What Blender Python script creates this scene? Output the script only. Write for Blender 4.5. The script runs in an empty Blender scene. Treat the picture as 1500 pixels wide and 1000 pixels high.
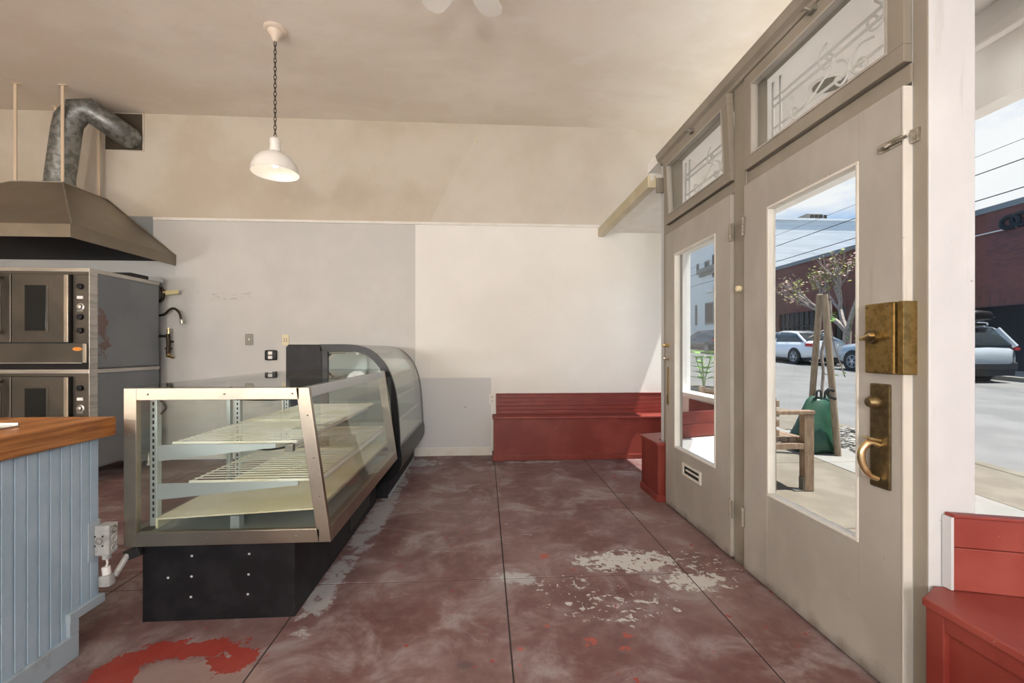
import bpy, bmesh, math, random
from mathutils import Vector, Matrix
random.seed(7)
S = bpy.context.scene
COL = S.collection
PI = math.pi

# ------------------------------------------------------------------ camera
FPX, H = 650.0, 1.22
TH = math.atan(40 / FPX); SN, CS = math.sin(TH), math.cos(TH)
cd = bpy.data.cameras.new('camera'); cam = bpy.data.objects.new('camera', cd); COL.objects.link(cam)
cd.sensor_width = 36; cd.lens = FPX / 1500 * 36; cd.shift_y = 12 / 1500; cd.clip_start = .02; cd.clip_end = 400
cam.location = (0, 0, H); cam.rotation_euler = (PI / 2, 0, -TH); S.camera = cam
# ------------------------------------------------------------------ view, sky, sun
S.view_settings.view_transform = 'Standard'; S.view_settings.look = 'None'
S.view_settings.gamma = 1; S.view_settings.exposure = 0.15; S.view_settings.use_curve_mapping = False
S.cycles.transparent_max_bounces = 24
S.cycles.max_bounces = 10; S.cycles.diffuse_bounces = 6
W = bpy.data.worlds.new('sky'); S.world = W; W.use_nodes = True
wt = W.node_tree; wt.nodes.clear()
wo = wt.nodes.new('ShaderNodeOutputWorld'); wb = wt.nodes.new('ShaderNodeBackground'); wb.inputs[1].default_value = 1.0
wc = wt.nodes.new('ShaderNodeTexCoord'); wn = wt.nodes.new('ShaderNodeTexNoise')
wn.inputs['Scale'].default_value = 2.6; wn.inputs['Detail'].default_value = 7; wn.inputs['Roughness'].default_value = .55
wm = wt.nodes.new('ShaderNodeMapping'); wm.inputs['Scale'].default_value = (1, 1, 2.6); wm.inputs['Location'].default_value = (1.35, .3, .2)
wr = wt.nodes.new('ShaderNodeValToRGB')
wr.color_ramp.elements[0].position = .47; wr.color_ramp.elements[0].color = (.22, .45, .80, 1)
wr.color_ramp.elements[1].position = .64; wr.color_ramp.elements[1].color = (.86, .88, .90, 1)
wt.links.new(wc.outputs['Generated'], wm.inputs[0]); wt.links.new(wm.outputs[0], wn.inputs['Vector'])
wt.links.new(wn.outputs['Fac'], wr.inputs[0]); wt.links.new(wr.outputs[0], wb.inputs[0]); wt.links.new(wb.outputs[0], wo.inputs[0])
sl = bpy.data.lights.new('sun', 'SUN'); sl.energy = 10.0; sl.angle = math.radians(.6); sl.color = (1, .96, .9)
sun = bpy.data.objects.new('sun', sl); COL.objects.link(sun); sun.location = (30, -5, 60)
sdir = Vector((math.cos(math.radians(69)) * .93, math.cos(math.radians(69)) * -.36, math.sin(math.radians(69))))
sun.rotation_euler = sdir.to_track_quat('Z', 'Y').to_euler()

# ------------------------------------------------------------------ pixel -> place helpers
def ray(u, v):
    a = (u - 750) / FPX; b = (512 - v) / FPX
    return Vector((SN + a * CS, CS - a * SN, b))
def onZ(u, v, z=0):
    r = ray(u, v); t = (z - H) / r.z; return Vector((r.x * t, r.y * t, z))
def onX(u, v, X):
    r = ray(u, v); t = X / r.x; return Vector((X, r.y * t, H + r.z * t))
def onY(u, v, Y):
    r = ray(u, v); t = Y / r.y; return Vector((r.x * t, Y, H + r.z * t))

# ------------------------------------------------------------------ mesh helper
ORG = {}
class MB:
    def __init__(s): s.v = []; s.f = []
    def add(s, vs, fs):
        o = len(s.v); s.v += [Vector(p) for p in vs]; s.f += [[i + o for i in f] for f in fs]; return s
    def box(s, x0, x1, y0, y1, z0, z1):
        return s.add([(x, y, z) for z in (z0, z1) for y in (y0, y1) for x in (x0, x1)],
                     [(0, 2, 3, 1), (4, 5, 7, 6), (0, 1, 5, 4), (2, 6, 7, 3), (0, 4, 6, 2), (1, 3, 7, 5)])
    def xform(s, M, start=0):
        for i in range(start, len(s.v)): s.v[i] = M @ s.v[i]
        return s
    def obox(s, c, sz, M=None):
        n = len(s.v); a, b, d = [q / 2 for q in sz]; s.box(-a, a, -b, b, -d, d)
        MM = Matrix.Translation(Vector(c)) @ (M.to_4x4() if M else Matrix.Identity(4)); return s.xform(MM, n)
    def prism(s, poly, z0, z1, axis='z'):
        n = len(poly)
        def P(a, b, h): return {'z': (a, b, h), 'y': (a, h, b), 'x': (h, a, b)}[axis]
        vs = [P(a, b, z0) for a, b in poly] + [P(a, b, z1) for a, b in poly]
        fs = [tuple(range(n)), tuple(range(2 * n - 1, n - 1, -1))] + [(i, (i + 1) % n, n + (i + 1) % n, n + i) for i in range(n)]
        return s.add(vs, fs)
    def tube(s, pts, r, n=8, closed=False):
        pts = [Vector(p) for p in pts]; m = len(pts); rings = []
        up = None
        for i, p in enumerate(pts):
            a = pts[(i - 1) % m] if (closed or i > 0) else p
            b = pts[(i + 1) % m] if (closed or i < m - 1) else p
            t = (b - a).normalized()
            if up is None: up = t.orthogonal().normalized()
            up = (up - t * up.dot(t))
            up = up.normalized() if up.length > 1e-6 else t.orthogonal().normalized()
            w = t.cross(up); rr = r[i] if isinstance(r, (list, tuple)) else r
            rings.append([p + (up * math.cos(2 * PI * k / n) + w * math.sin(2 * PI * k / n)) * rr for k in range(n)])
        return s.loft(rings, closed_u=True, closed_v=closed, caps=not closed)
    def loft(s, rings, closed_u=True, closed_v=False, caps=True):
        n = len(rings[0]); m = len(rings); vs = [p for R in rings for p in R]; fs = []
        for i in range(m if closed_v else m - 1):
            for k in range(n if closed_u else n - 1):
                a, b = i * n + k, i * n + (k + 1) % n; c, d = ((i + 1) % m) * n + (k + 1) % n, ((i + 1) % m) * n + k
                fs.append((a, b, c, d))
        if caps and closed_u and not closed_v: fs += [tuple(range(n - 1, -1, -1)), tuple(range((m - 1) * n, m * n))]
        return s.add(vs, fs)
    def lathe(s, prof, c=(0, 0, 0), n=24, axis=(0, 0, 1), caps=True):
        q = Vector((0, 0, 1)).rotation_difference(Vector(axis)); c = Vector(c)
        rings = [[c + q @ Vector((r * math.cos(2 * PI * k / n), r * math.sin(2 * PI * k / n), z)) for k in range(n)] for r, z in prof]
        return s.loft(rings, caps=caps)
    def cyl(s, a, b, r, n=12): return s.tube([a, b], r, n)
    def ball(s, c, r, n=12, sc=(1, 1, 1)):
        c = Vector(c); rings = []
        for j in range(1, n // 2):
            t = PI * j / (n // 2)
            rings.append([c + Vector((math.sin(t) * math.cos(2 * PI * k / n) * r * sc[0], math.sin(t) * math.sin(2 * PI * k / n) * r * sc[1], -math.cos(t) * r * sc[2])) for k in range(n)])
        return s.loft(rings)
    def build(s, name, mat, parent=None, smooth=False, bevel=0, seg=2, origin=None, ang=40):
        org = Vector(origin) if origin is not None else (ORG[parent.name] if parent else Vector((0, 0, 0)))
        me = bpy.data.meshes.new(name); bm = bmesh.new()
        bv = [bm.verts.new(p - org) for p in s.v]
        for f in s.f:
            try: bm.faces.new([bv[i] for i in f])
            except ValueError: pass
        bmesh.ops.recalc_face_normals(bm, faces=bm.faces)
        if bevel:
            ed = [e for e in bm.edges if len(e.link_faces) == 2 and e.calc_face_angle(0) > .5]
            bmesh.ops.bevel(bm, geom=ed, offset=bevel, segments=seg, profile=.6, affect='EDGES', clamp_overlap=True)
        bm.to_mesh(me); bm.free(); me.materials.append(mat)
        if smooth:
            me.shade_smooth(); me.set_sharp_from_angle(angle=math.radians(ang))
        o = bpy.data.objects.new(name, me); COL.objects.link(o)
        if parent: o.parent = parent
        elif origin is not None: o.location = org
        ORG[o.name] = org
        return o
def box(x0, x1, y0, y1, z0, z1): return MB().box(x0, x1, y0, y1, z0, z1)
def tag(o, label=None, cat=None, group=None, kind=None):
    if label: o['label'] = label
    if cat: o['category'] = cat
    if group: o['group'] = group
    if kind: o['kind'] = kind
    return o
def thing(name, loc, label=None, cat=None, group=None, kind=None):
    o = bpy.data.objects.new(name, None); COL.objects.link(o); o.location = loc; o.empty_display_size = .1
    ORG[o.name] = Vector(loc); return tag(o, label, cat, group, kind)
def dup(o, parent=None):
    c = o.copy(); COL.objects.link(c); c.parent = parent
    if o.name in ORG: ORG[c.name] = ORG[o.name]
    for ch in list(o.children): dup(ch, c)
    return c

# ------------------------------------------------------------------ material helper
class NT:
    def __init__(s, name):
        m = bpy.data.materials.new(name); m.use_nodes = True; s.m = m; s.t = m.node_tree; s.t.nodes.clear()
        s.out = s.n('ShaderNodeOutputMaterial'); s.b = s.n('ShaderNodeBsdfPrincipled'); s.l(s.b.outputs[0], s.out.inputs[0])
    def n(s, k, **kw):
        x = s.t.nodes.new(k)
        for a, b in kw.items(): setattr(x, a, b)
        return x
    def l(s, a, b): s.t.links.new(a, b)
    def put(s, sock, v):
        if isinstance(v, bpy.types.NodeSocket): s.l(v, sock)
        elif isinstance(v, (tuple, list)) and len(v) == 3 and sock.type == 'RGBA': sock.default_value = (*v, 1)
        else: sock.default_value = v
    def pos(s): return s.n('ShaderNodeNewGeometry').outputs['Position']
    def obj(s): return s.n('ShaderNodeTexCoord').outputs['Object']
    def sep(s, v):
        x = s.n('ShaderNodeSeparateXYZ'); s.l(v, x.inputs[0]); return x.outputs
    def mp(s, v, scale=(1, 1, 1), loc=(0, 0, 0), rot=(0, 0, 0)):
        x = s.n('ShaderNodeMapping'); s.l(v, x.inputs[0]); x.inputs['Scale'].default_value = scale
        x.inputs['Location'].default_value = loc; x.inputs['Rotation'].default_value = rot; return x.outputs[0]
    def noise(s, v, scale=5, detail=6, rough=.55, dist=0):
        x = s.n('ShaderNodeTexNoise'); s.l(v, x.inputs['Vector']); x.inputs['Scale'].default_value = scale
        x.inputs['Detail'].default_value = detail; x.inputs['Roughness'].default_value = rough; x.inputs['Distortion'].default_value = dist
        return x.outputs['Fac']
    def m_(s, op, a, b=0.0, c=None):
        x = s.n('ShaderNodeMath', operation=op); s.put(x.inputs[0], a); s.put(x.inputs[1], b)
        if c is not None: s.put(x.inputs[2], c)
        return x.outputs[0]
    def step(s, v, lo, hi):
        x = s.n('ShaderNodeMapRange', interpolation_type='SMOOTHSTEP'); s.put(x.inputs[0], v)
        s.put(x.inputs[1], lo); s.put(x.inputs[2], hi); return x.outputs[0]
    def mix(s, f, a, b):
        x = s.n('ShaderNodeMix', data_type='RGBA'); s.put(x.inputs[0], f); s.put(x.inputs[6], a); s.put(x.inputs[7], b); return x.outputs[2]
    def bump(s, h, strength=.2, dist=.01):
        x = s.n('ShaderNodeBump'); s.put(x.inputs['Height'], h); x.inputs['Strength'].default_value = strength
        x.inputs['Distance'].default_value = dist; s.l(x.outputs[0], s.b.inputs['Normal'])
    def fin(s, col, rough=.5, metal=0, spec=None):
        s.put(s.b.inputs['Base Color'], col); s.put(s.b.inputs['Roughness'], rough); s.put(s.b.inputs['Metallic'], metal)
        if spec is not None: s.put(s.b.inputs['Specular IOR Level'], spec)
        return s.m
def sr(r, g, b):
    f = lambda c: c / 12.92 if c <= .04045 else ((c + .055) / 1.055) ** 2.4
    return (f(r / 255), f(g / 255), f(b / 255))
def mat(name, col, rough=.5, metal=0, col2=None, scale=6, thr=(.4, .65), bump=0, bscale=None, stretch=(1, 1, 1), spec=None, world=False):
    t = NT(name); p = t.pos() if world else t.obj(); p = t.mp(p, stretch)
    c = col
    if col2: c = t.mix(t.step(t.noise(p, scale), *thr), col, col2)
    if bump: t.bump(t.noise(p, bscale or scale * 4), bump)
    return t.fin(c, rough, metal, spec)
def glass(name, tint=(1, 1, 1), f0=.03):
    m = bpy.data.materials.new(name); m.use_nodes = True; t = m.node_tree; t.nodes.clear()
    o = t.nodes.new('ShaderNodeOutputMaterial'); mx = t.nodes.new('ShaderNodeMixShader'); lw = t.nodes.new('ShaderNodeLayerWeight')
    tr = t.nodes.new('ShaderNodeBsdfTransparent'); gl = t.nodes.new('ShaderNodeBsdfGlossy')
    pw = t.nodes.new('ShaderNodeMath'); pw.operation = 'POWER'; pw.inputs[1].default_value = 5
    ma = t.nodes.new('ShaderNodeMath'); ma.operation = 'MULTIPLY_ADD'; ma.inputs[1].default_value = 1 - f0; ma.inputs[2].default_value = f0
    lw.inputs[0].default_value = .5; tr.inputs[0].default_value = (*tint, 1); gl.inputs['Roughness'].default_value = .01
    t.links.new(lw.outputs['Facing'], pw.inputs[0]); t.links.new(pw.outputs[0], ma.inputs[0]); t.links.new(ma.outputs[0], mx.inputs[0])
    t.links.new(tr.outputs[0], mx.inputs[1]); t.links.new(gl.outputs[0], mx.inputs[2]); t.links.new(mx.outputs[0], o.inputs[0])
    return m

M_ = {}
M_['glass'] = glass('clear_glass', (.985, .99, .985), .015)
M_['caseglass'] = glass('case_glass', (.965, .985, .97), .035)
M_['steel'] = mat('brushed_steel', (.52, .50, .47), .32, 1, (.40, .38, .35), 3, stretch=(1, 1, 12), bump=.02)
M_['steelfr'] = mat('satin_frame_steel', (.42, .365, .29), .36, 1, (.33, .29, .245), 3)
M_['darksteel'] = mat('dark_stained_steel', (.115, .104, .09), .36, .85, (.085, .077, .066), 2.2, bump=.02)
M_['hoodsteel'] = mat('hood_steel', (.27, .235, .185), .40, .8, (.22, .188, .145), 1.6)
M_['galv'] = mat('galvanised_sheet', (.30, .31, .30), .42, .75, (.17, .18, .175), 18, thr=(.42, .58), bump=.25, bscale=30)
M_['ovenside'] = mat('grey_oven_side', (.17, .185, .205), .5, .25, (.14, .15, .165), 2)
M_['black'] = mat('black_laminate', (.010, .010, .012), .5, 0, (.018, .018, .021), 9, bump=.03, spec=.25)
M_['blackgloss'] = mat('black_trim', (.006, .006, .007), .35, spec=.25)
M_['rubber'] = mat('black_rubber', (.015, .015, .015), .7)
M_['screw'] = mat('screw_steel', (.75, .75, .75), .4, .4)
M_['whitewire'] = mat('white_coated_wire', (.72, .72, .66), .45, 0, (.60, .58, .44), 4)
M_['pan'] = mat('cream_deck_pan', (.74, .72, .60), .4, 0, (.62, .58, .38), 2)
M_['alu'] = mat('aluminium_upright', (.52, .57, .58), .4, .5)
M_['brass'] = mat('aged_brass', (.33, .22, .08), .36, .9, (.22, .145, .05), 45, bump=.04)
M_['brassdk'] = mat('tarnished_brass', (.13, .095, .048), .40, .85, (.20, .145, .07), 40, bump=.05)
M_['brassbr'] = mat('bright_brass', (.62, .48, .26), .3, .95)
M_['chrome'] = mat('worn_chrome', (.6, .58, .52), .3, .9, (.35, .32, .25), 30)
M_['enamel'] = mat('white_enamel', (.80, .79, .75), .28)
M_['chain'] = mat('bronze_chain', (.06, .045, .03), .45, .8)
M_['canopy'] = mat('ivory_canopy', (.72, .63, .52), .45)
M_['ivory'] = mat('ivory_plastic', (.72, .64, .42), .4)
M_['plate'] = mat('grey_steel_plate', (.22, .21, .18), .45, .5)
M_['greyplastic'] = mat('grey_plastic', (.42, .43, .42), .5, 0, (.28, .28, .27), 25)
M_['white'] = mat('white_plastic', (.8, .8, .77), .4)
M_['blueboard'] = mat('pale_blue_paint', (.32, .43, .52), .55, 0, (.37, .48, .57), 7, bump=.03, world=True)
M_['bluechip'] = mat('pale_blue_trim_paint', (.35, .42, .47), .6, 0, (.22, .24, .25), 9, thr=(.55, .75), world=True)
M_['hole'] = mat('dark_opening', (.055, .04, .025), .8)
M_['ironwhite'] = mat('white_iron', (.66, .66, .65), .5)
M_['rod'] = mat('cream_painted_rod', (.62, .50, .36), .6)
M_['bulb'] = mat('frosted_bulb', (.85, .83, .78), .3); bn = M_['bulb'].node_tree.nodes['Principled BSDF']; bn.inputs['Emission Color'].default_value = (1, .80, .66, 1); bn.inputs['Emission Strength'].default_value = 14

def wood_mat():
    t = NT('oiled_butcher_block'); p = t.obj()
    g = t.noise(t.mp(p, (9, .8, 14)), 5, 8, .6, .4); k = t.noise(t.mp(p, (5, .3, 5)), 3, 3)
    c = t.mix(t.step(g, .35, .68), (.42, .17, .045), (.20, .062, .014)); c = t.mix(t.step(k, .45, .7), c, (.52, .23, .07))
    t.bump(g, .05); return t.fin(c, .38)
M_['wood'] = wood_mat()
def redpaint(name, c1=(.165, .022, .015), c2=(.22, .040, .028)):
    t = NT(name); p = t.pos(); n = t.noise(t.mp(p, (1, 1, 1)), 3.2, 7); f = t.noise(p, 40, 3)
    c = t.mix(t.step(n, .42, .68), c1, c2); c = t.mix(t.m_('MULTIPLY', t.step(t.noise(p, 40, 3), .72, .78), .4), c, (.6, .35, .30))
    t.bump(f, .05); return t.fin(c, t.m_('ADD', .34, t.m_('MULTIPLY', n, .2)))
M_['red'] = redpaint('red_gloss_paint')
M_['redb'] = redpaint('red_bench_board_paint', (.20, .030, .021), (.26, .052, .038))

def doorpaint(name, c1, c2, zg=True):
    t = NT(name); p = t.pos(); z = t.sep(p)[2]
    n = t.noise(t.mp(p, (1.4, 1.4, .8)), 2.4, 7); c = t.mix(t.step(n, .38, .68), c1, c2)
    st = t.noise(t.mp(p, (14, 14, 1.2)), 2.0, 5); c = t.mix(t.m_('MULTIPLY', t.step(st, .60, .80), .35), c, (.24, .20, .15))
    if zg:
        dirt = t.step(t.m_('ADD', t.m_('MULTIPLY', t.noise(p, 9, 6), .16), t.m_('MULTIPLY', z, -1.0)), -.0, .10)
        c = t.mix(t.m_('MULTIPLY', dirt, .75), c, (.085, .065, .045))
    ch = t.noise(p, 38, 4, .7); c = t.mix(t.m_('MULTIPLY', t.step(ch, .70, .735), .7), c, (.16, .12, .08))
    t.bump(t.noise(p, 20, 5), .06); return t.fin(c, .45)
M_['door'] = doorpaint('worn_grey_white_door_paint', (.32, .295, .26), (.375, .35, .312))
M_['frame'] = doorpaint('worn_door_frame_paint', (.225, .198, .158), (.275, .247, .203))
M_['post'] = doorpaint('white_post_paint', (.46, .465, .475), (.52, .525, .535))
M_['chip'] = doorpaint('chipped_white_edge', (.62, .60, .55), (.55, .52, .46))
M_['trimw'] = mat('white_trim_paint', (.76, .75, .71), .5, 0, (.70, .68, .62), 6, world=True)
M_['extwhite'] = mat('white_exterior_paint', (.90, .895, .88), .6, 0, (.87, .86, .845), 3, world=True)
M_['beam'] = doorpaint('yellowed_beam_paint', (.48, .43, .28), (.54, .49, .35), False)

def floor_mat():
    t = NT('worn_red_concrete_floor'); p = t.pos(); X, Y, Z = t.sep(p)
    n1 = t.noise(p, 1.1, 8, .6); n2 = t.noise(p, 3.4, 8, .65, .5); n3 = t.noise(p, 14, 6, .6); n4 = t.noise(p, 70, 3)
    c = t.mix(t.step(n1, .38, .64), (.135, .060, .057), (.205, .128, .124))
    c = t.mix(t.m_('MULTIPLY', t.step(n2, .46, .70), .85), c, (.33, .285, .283))
    c = t.mix(t.m_('MULTIPLY', t.step(n2, .47, .30), .55), c, (.095, .050, .047))
    c = t.mix(t.m_('MULTIPLY', t.step(n3, .40, .75), .22), c, (.34, .26, .25))
    def blob(u0, v0, u1, v1, soft=.35, pad=1.0):
        ps = [onZ(u, v) for u in (u0, u1) for v in (v0, v1)]
        x0, x1 = min(q.x for q in ps), max(q.x for q in ps); y0, y1 = min(q.y for q in ps), max(q.y for q in ps)
        return ell((x0 + x1) / 2, (y0 + y1) / 2, (x1 - x0) / 2 * pad, (y1 - y0) / 2 * pad, soft)
    def ell(cx, cy, rx, ry, soft=.35):
        a = t.m_('DIVIDE', t.m_('SUBTRACT', X, cx), rx); b = t.m_('DIVIDE', t.m_('SUBTRACT', Y, cy), ry)
        d = t.m_('SQRT', t.m_('ADD', t.m_('MULTIPLY', a, a), t.m_('MULTIPLY', b, b)))
        return t.step(d, 1.25, .25)
    chipn = t.noise(p, 9, 8, .68, .8); chipf = t.noise(p, 22, 6, .65, .4)
    def acc(ms):
        r = ms[0]
        for q in ms[1:]: r = t.m_('MAXIMUM', r, q)
        return r
    dens = [blob(830, 806, 1000, 838), blob(960, 836, 1075, 866)]
    mids = [blob(910, 872, 985, 900), blob(740, 842, 900, 870, pad=1.1), blob(770, 850, 1010, 930, pad=1.0), blob(930, 800, 1080, 850)]
    wear = [ell(-.78, 3.5, .11, 1.6), ell(-.80, 2.35, .10, .45), ell(-.72, 4.85, .35, .22), ell(.5, 4.80, .55, .07), blob(720, 835, 790, 860)]
    md = t.step(t.m_('ADD', t.m_('MULTIPLY', acc(dens), .42), t.m_('ADD', t.m_('MULTIPLY', t.m_('SUBTRACT', chipn, .5), 1.0), t.m_('MULTIPLY', t.m_('SUBTRACT', chipf, .5), 2.2))), .22, .27)
    mm = t.step(t.m_('ADD', t.m_('MULTIPLY', acc(mids), .30), t.m_('MULTIPLY', t.m_('SUBTRACT', chipf, .5), 1.8)), .40, .44)
    mw = t.step(t.m_('ADD', t.m_('MULTIPLY', acc(wear), .40), t.m_('MULTIPLY', t.m_('SUBTRACT', chipn, .5), 1.5)), .20, .34)
    md = t.m_('MULTIPLY', md, t.step(acc(dens), .12, .3)); mm = t.m_('MULTIPLY', mm, t.step(acc(mids), .05, .2))
    c = t.mix(t.m_('MULTIPLY', mw, .75), c, (.42, .43, .44))
    c = t.mix(t.m_('MULTIPLY', acc([md, mm]), .9), c, (.56, .57, .555))
    # the fresh red paint patch and its bare grey surround near the counter
    pale = t.step(t.m_('ADD', ell(-1.12, 1.63, .44, .24), t.m_('MULTIPLY', t.m_('SUBTRACT', chipn, .5), .7)), .28, .55)
    c = t.mix(t.m_('MULTIPLY', pale, .6), c, (.34, .25, .23))
    a = t.m_('SUBTRACT', t.m_('MULTIPLY', X, 1.0), -1.32); b = t.m_('SUBTRACT', Y, 1.62)
    redm = acc([ell(-1.38, 1.77, .12, .20), ell(-1.22, 1.885, .28, .085), ell(-1.01, 1.815, .14, .10)])
    hol = ell(-1.16, 1.75, .13, .07)
    rm = t.step(t.m_('ADD', t.m_('ADD', t.m_('SUBTRACT', redm, hol), t.m_('MULTIPLY', t.m_('SUBTRACT', chipf, .5), 2.0)), t.m_('MULTIPLY', t.m_('SUBTRACT', chipn, .5), 2.6)), .50, .55)
    c = t.mix(t.m_('MULTIPLY', rm, .9), c, (.30, .032, .02))
    spots = acc([blob(754, 945, 770, 955), blob(755, 968, 768, 980), blob(910, 922, 928, 936), blob(850, 930, 880, 950), blob(790, 910, 808, 922), blob(783, 808, 812, 820), blob(908, 940, 925, 965)])
    sm = t.step(t.m_('ADD', spots, t.m_('MULTIPLY', t.m_('SUBTRACT', chipf, .5), 3.2)), .75, .95)
    c = t.mix(t.m_('MULTIPLY', sm, .7), c, (.40, .07, .045))
    c = t.mix(t.m_('MULTIPLY', t.step(blob(665, 966, 695, 982), .2, .9), .5), c, (.07, .05, .05))
    c = t.mix(t.m_('MULTIPLY', t.step(n4, .66, .74), .25), c, (.5, .42, .40))
    t.bump(t.m_('ADD', n3, t.m_('MULTIPLY', n4, .4)), .08, .01)
    return t.fin(c, t.m_('ADD', .40, t.m_('MULTIPLY', n2, .3)), 0, .4)
M_['floor'] = floor_mat()
M_['joint'] = mat('dark_floor_joint', (.03, .02, .018), .8)

def wall_mat():
    t = NT('patched_plaster_wall'); p = t.pos(); X, Y, Z = t.sep(p)
    n = t.noise(t.mp(p, (1, 1, 1)), 1.3, 7, .6); f = t.noise(p, 5, 6)
    up = t.mix(t.step(n, .35, .66), (.50, .44, .35), (.58, .535, .455))
    # lighter plaster right of the old curved patch edge
    edge = t.m_('ADD', t.m_('MULTIPLY', t.m_('POWER', t.m_('MAXIMUM', t.m_('SUBTRACT', Z, 2.65), 0.0), 1.15), .52), -.64)
    rt = t.step(t.m_('SUBTRACT', X, edge), -.004, .012)
    up = t.mix(t.m_('MULTIPLY', rt, .75), up, t.mix(t.step(n, .35, .66), (.55, .51, .44), (.60, .565, .495)))
    lo = t.mix(t.step(n, .35, .66), (.55, .55, .535), (.61, .605, .58))
    white = t.mix(t.step(n, .35, .66), (.78, .775, .735), (.82, .815, .785))
    lo = t.mix(t.step(X, -.80, -.79), lo, white)
    patch = t.m_('MULTIPLY', t.m_('MULTIPLY', t.step(X, -.80, -.79), t.step(X, .08, .07)), t.step(Z, .90, .89))
    lo = t.mix(t.m_('MULTIPLY', patch, .85), lo, (.60, .62, .64))
    c = t.mix(t.step(Z, 2.662, 2.67), lo, up)
    dk = t.m_('MULTIPLY', t.m_('MULTIPLY', t.step(X, -3.66, -3.67), t.step(Z, 2.70, 2.69)), t.step(Z, 2.45, 2.46))
    c = t.mix(t.m_('MULTIPLY', dk, .9), c, (.20, .22, .23))
    sm = t.m_('MULTIPLY', t.m_('MULTIPLY', t.step(t.noise(t.mp(p, (3, 1, 14)), 3, 4), .56, .66), t.step(X, -3.3, -3.1)), t.m_('MULTIPLY', t.step(X, -2.55, -2.7), t.m_('MULTIPLY', t.step(Z, 1.76, 1.79), t.step(Z, 1.90, 1.86))))
    c = t.mix(t.m_('MULTIPLY', sm, .4), c, (.25, .24, .24))
    t.bump(t.m_('ADD', f, t.m_('MULTIPLY', rt, .6)), .12, .01)
    return t.fin(c, .6)
M_['wallback'] = wall_mat()
M_['wall'] = mat('beige_plaster', (.60, .54, .45), .65, 0, (.66, .61, .53), 1.4, world=True, bump=.08)
def ceil_mat():
    t = NT('stained_beige_ceiling'); p = t.pos()
    n = t.noise(t.mp(p, (1, 1.6, 1)), .9, 7, .6, .3); f = t.noise(t.mp(p, (1, 1.5, 1)), 2.6, 6, .6)
    c = t.mix(t.step(n, .36, .66), (.74, .68, .59), (.82, .77, .69)); c = t.mix(t.m_('MULTIPLY', t.step(f, .52, .72), .45), c, (.83, .80, .75))
    X = t.sep(p)[0]; c = t.mix(t.m_('MULTIPLY', t.step(t.m_('ADD', X, t.m_('MULTIPLY', n, 1.2)), -1.6, -4.2), .45), c, (.62, .52, .42))  # browner towards the left: shade away from the windows mixed into the colour
    t.bump(t.noise(p, 8, 5), .1, .01); return t.fin(c, .6)
M_['ceil'] = ceil_mat()
def brick_mat(soldier=False):
    t = NT('far_brick' + ('_soldier' if soldier else '')); p = t.pos(); X, Y, Z = t.sep(p)
    cb = t.n('ShaderNodeCombineXYZ'); t.l(Y if not soldier else Z, cb.inputs[0]); t.l(Z if not soldier else Y, cb.inputs[1])
    b = t.n('ShaderNodeTexBrick'); t.l(cb.outputs[0], b.inputs['Vector']); b.inputs['Scale'].default_value = 1.0
    b.inputs['Brick Width'].default_value = .22 if not soldier else .4; b.inputs['Row Height'].default_value = .075; b.inputs['Mortar Size'].default_value = .008
    b.inputs['Color1'].default_value = (.17, .045, .034, 1); b.inputs['Color2'].default_value = (.10, .028, .023, 1); b.inputs['Mortar'].default_value = (.12, .06, .05, 1)
    c = t.mix(t.m_('MULTIPLY', t.step(t.noise(p, .8, 5), .4, .7), .5), b.outputs[0], (.17, .05, .04)); return t.fin(c, .8)
M_['brick'] = brick_mat(); M_['soldier'] = brick_mat(True)
def siding_mat():
    t = NT('blue_grey_siding'); p = t.pos(); Z = t.sep(p)[2]
    w = t.m_('FRACT', t.m_('MULTIPLY', Z, 1.9)); n = t.noise(t.mp(p, (.2, .2, 3)), 2, 4)
    c = t.mix(t.step(n, .4, .65), (.66, .67, .66), (.74, .75, .74)); c = t.mix(t.m_('MULTIPLY', t.step(w, .86, 1.0), .5), c, (.45, .47, .48)); return t.fin(c, .7)
M_['siding'] = siding_mat()
M_['asphalt'] = mat('grey_asphalt', (.12, .12, .118), .85, 0, (.15, .15, .147), .9, bump=.2, bscale=60, world=True)
M_['walk'] = mat('tan_aggregate_concrete', (.13, .112, .084), .85, 0, (.165, .145, .112), 3, bump=.25, bscale=90, world=True)
M_['walklight'] = mat('smooth_pale_concrete', (.195, .187, .17), .8, 0, (.22, .213, .195), 3, world=True)
M_['vest'] = mat('pale_vestibule_floor', (.75, .73, .70), .7, 0, (.68, .66, .62), 4, world=True)
M_['outwood'] = mat('weathered_teak', (.17, .11, .068), .65, 0, (.24, .17, .11), 5, stretch=(6, 6, 1.5), bump=.1)
M_['stake'] = mat('weathered_stake', (.20, .15, .10), .75, 0, (.27, .215, .15), 6, stretch=(8, 8, 1), bump=.2)
M_['bag'] = mat('green_watering_bag', (.010, .048, .026), .42, 0, (.016, .07, .037), 8, bump=.4, bscale=9)
M_['bark'] = mat('pale_bark', (.33, .28, .25), .8, 0, (.22, .18, .155), 10)
M_['darkwin'] = mat('dark_window_glass', (.008, .009, .009), .2, spec=.25)
M_['carglass'] = mat('car_window_glass', (.022, .03, .033), .08)
M_['dark'] = mat('dark_interior', (.012, .010, .010), .9)
M_['stucco'] = mat('white_stucco', (.84, .83, .78), .7, 0, (.80, .79, .74), 2, world=True)
M_['wire'] = mat('black_cable', (.02, .02, .022), .6)
M_['palecable'] = mat('pale_cable', (.75, .72, .70), .6)
M_['pebble'] = mat('pale_pebbles', (.28, .265, .24), .8, 0, (.16, .145, .13), 8)
M_['leafpink'] = mat('pink_green_leaf', (.36, .22, .20), .6, 0, (.28, .30, .07), 1.4, thr=(.45, .55))
M_['leaf'] = mat('bright_green_leaf', (.16, .36, .05), .5, 0, (.25, .45, .08), 9)
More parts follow.
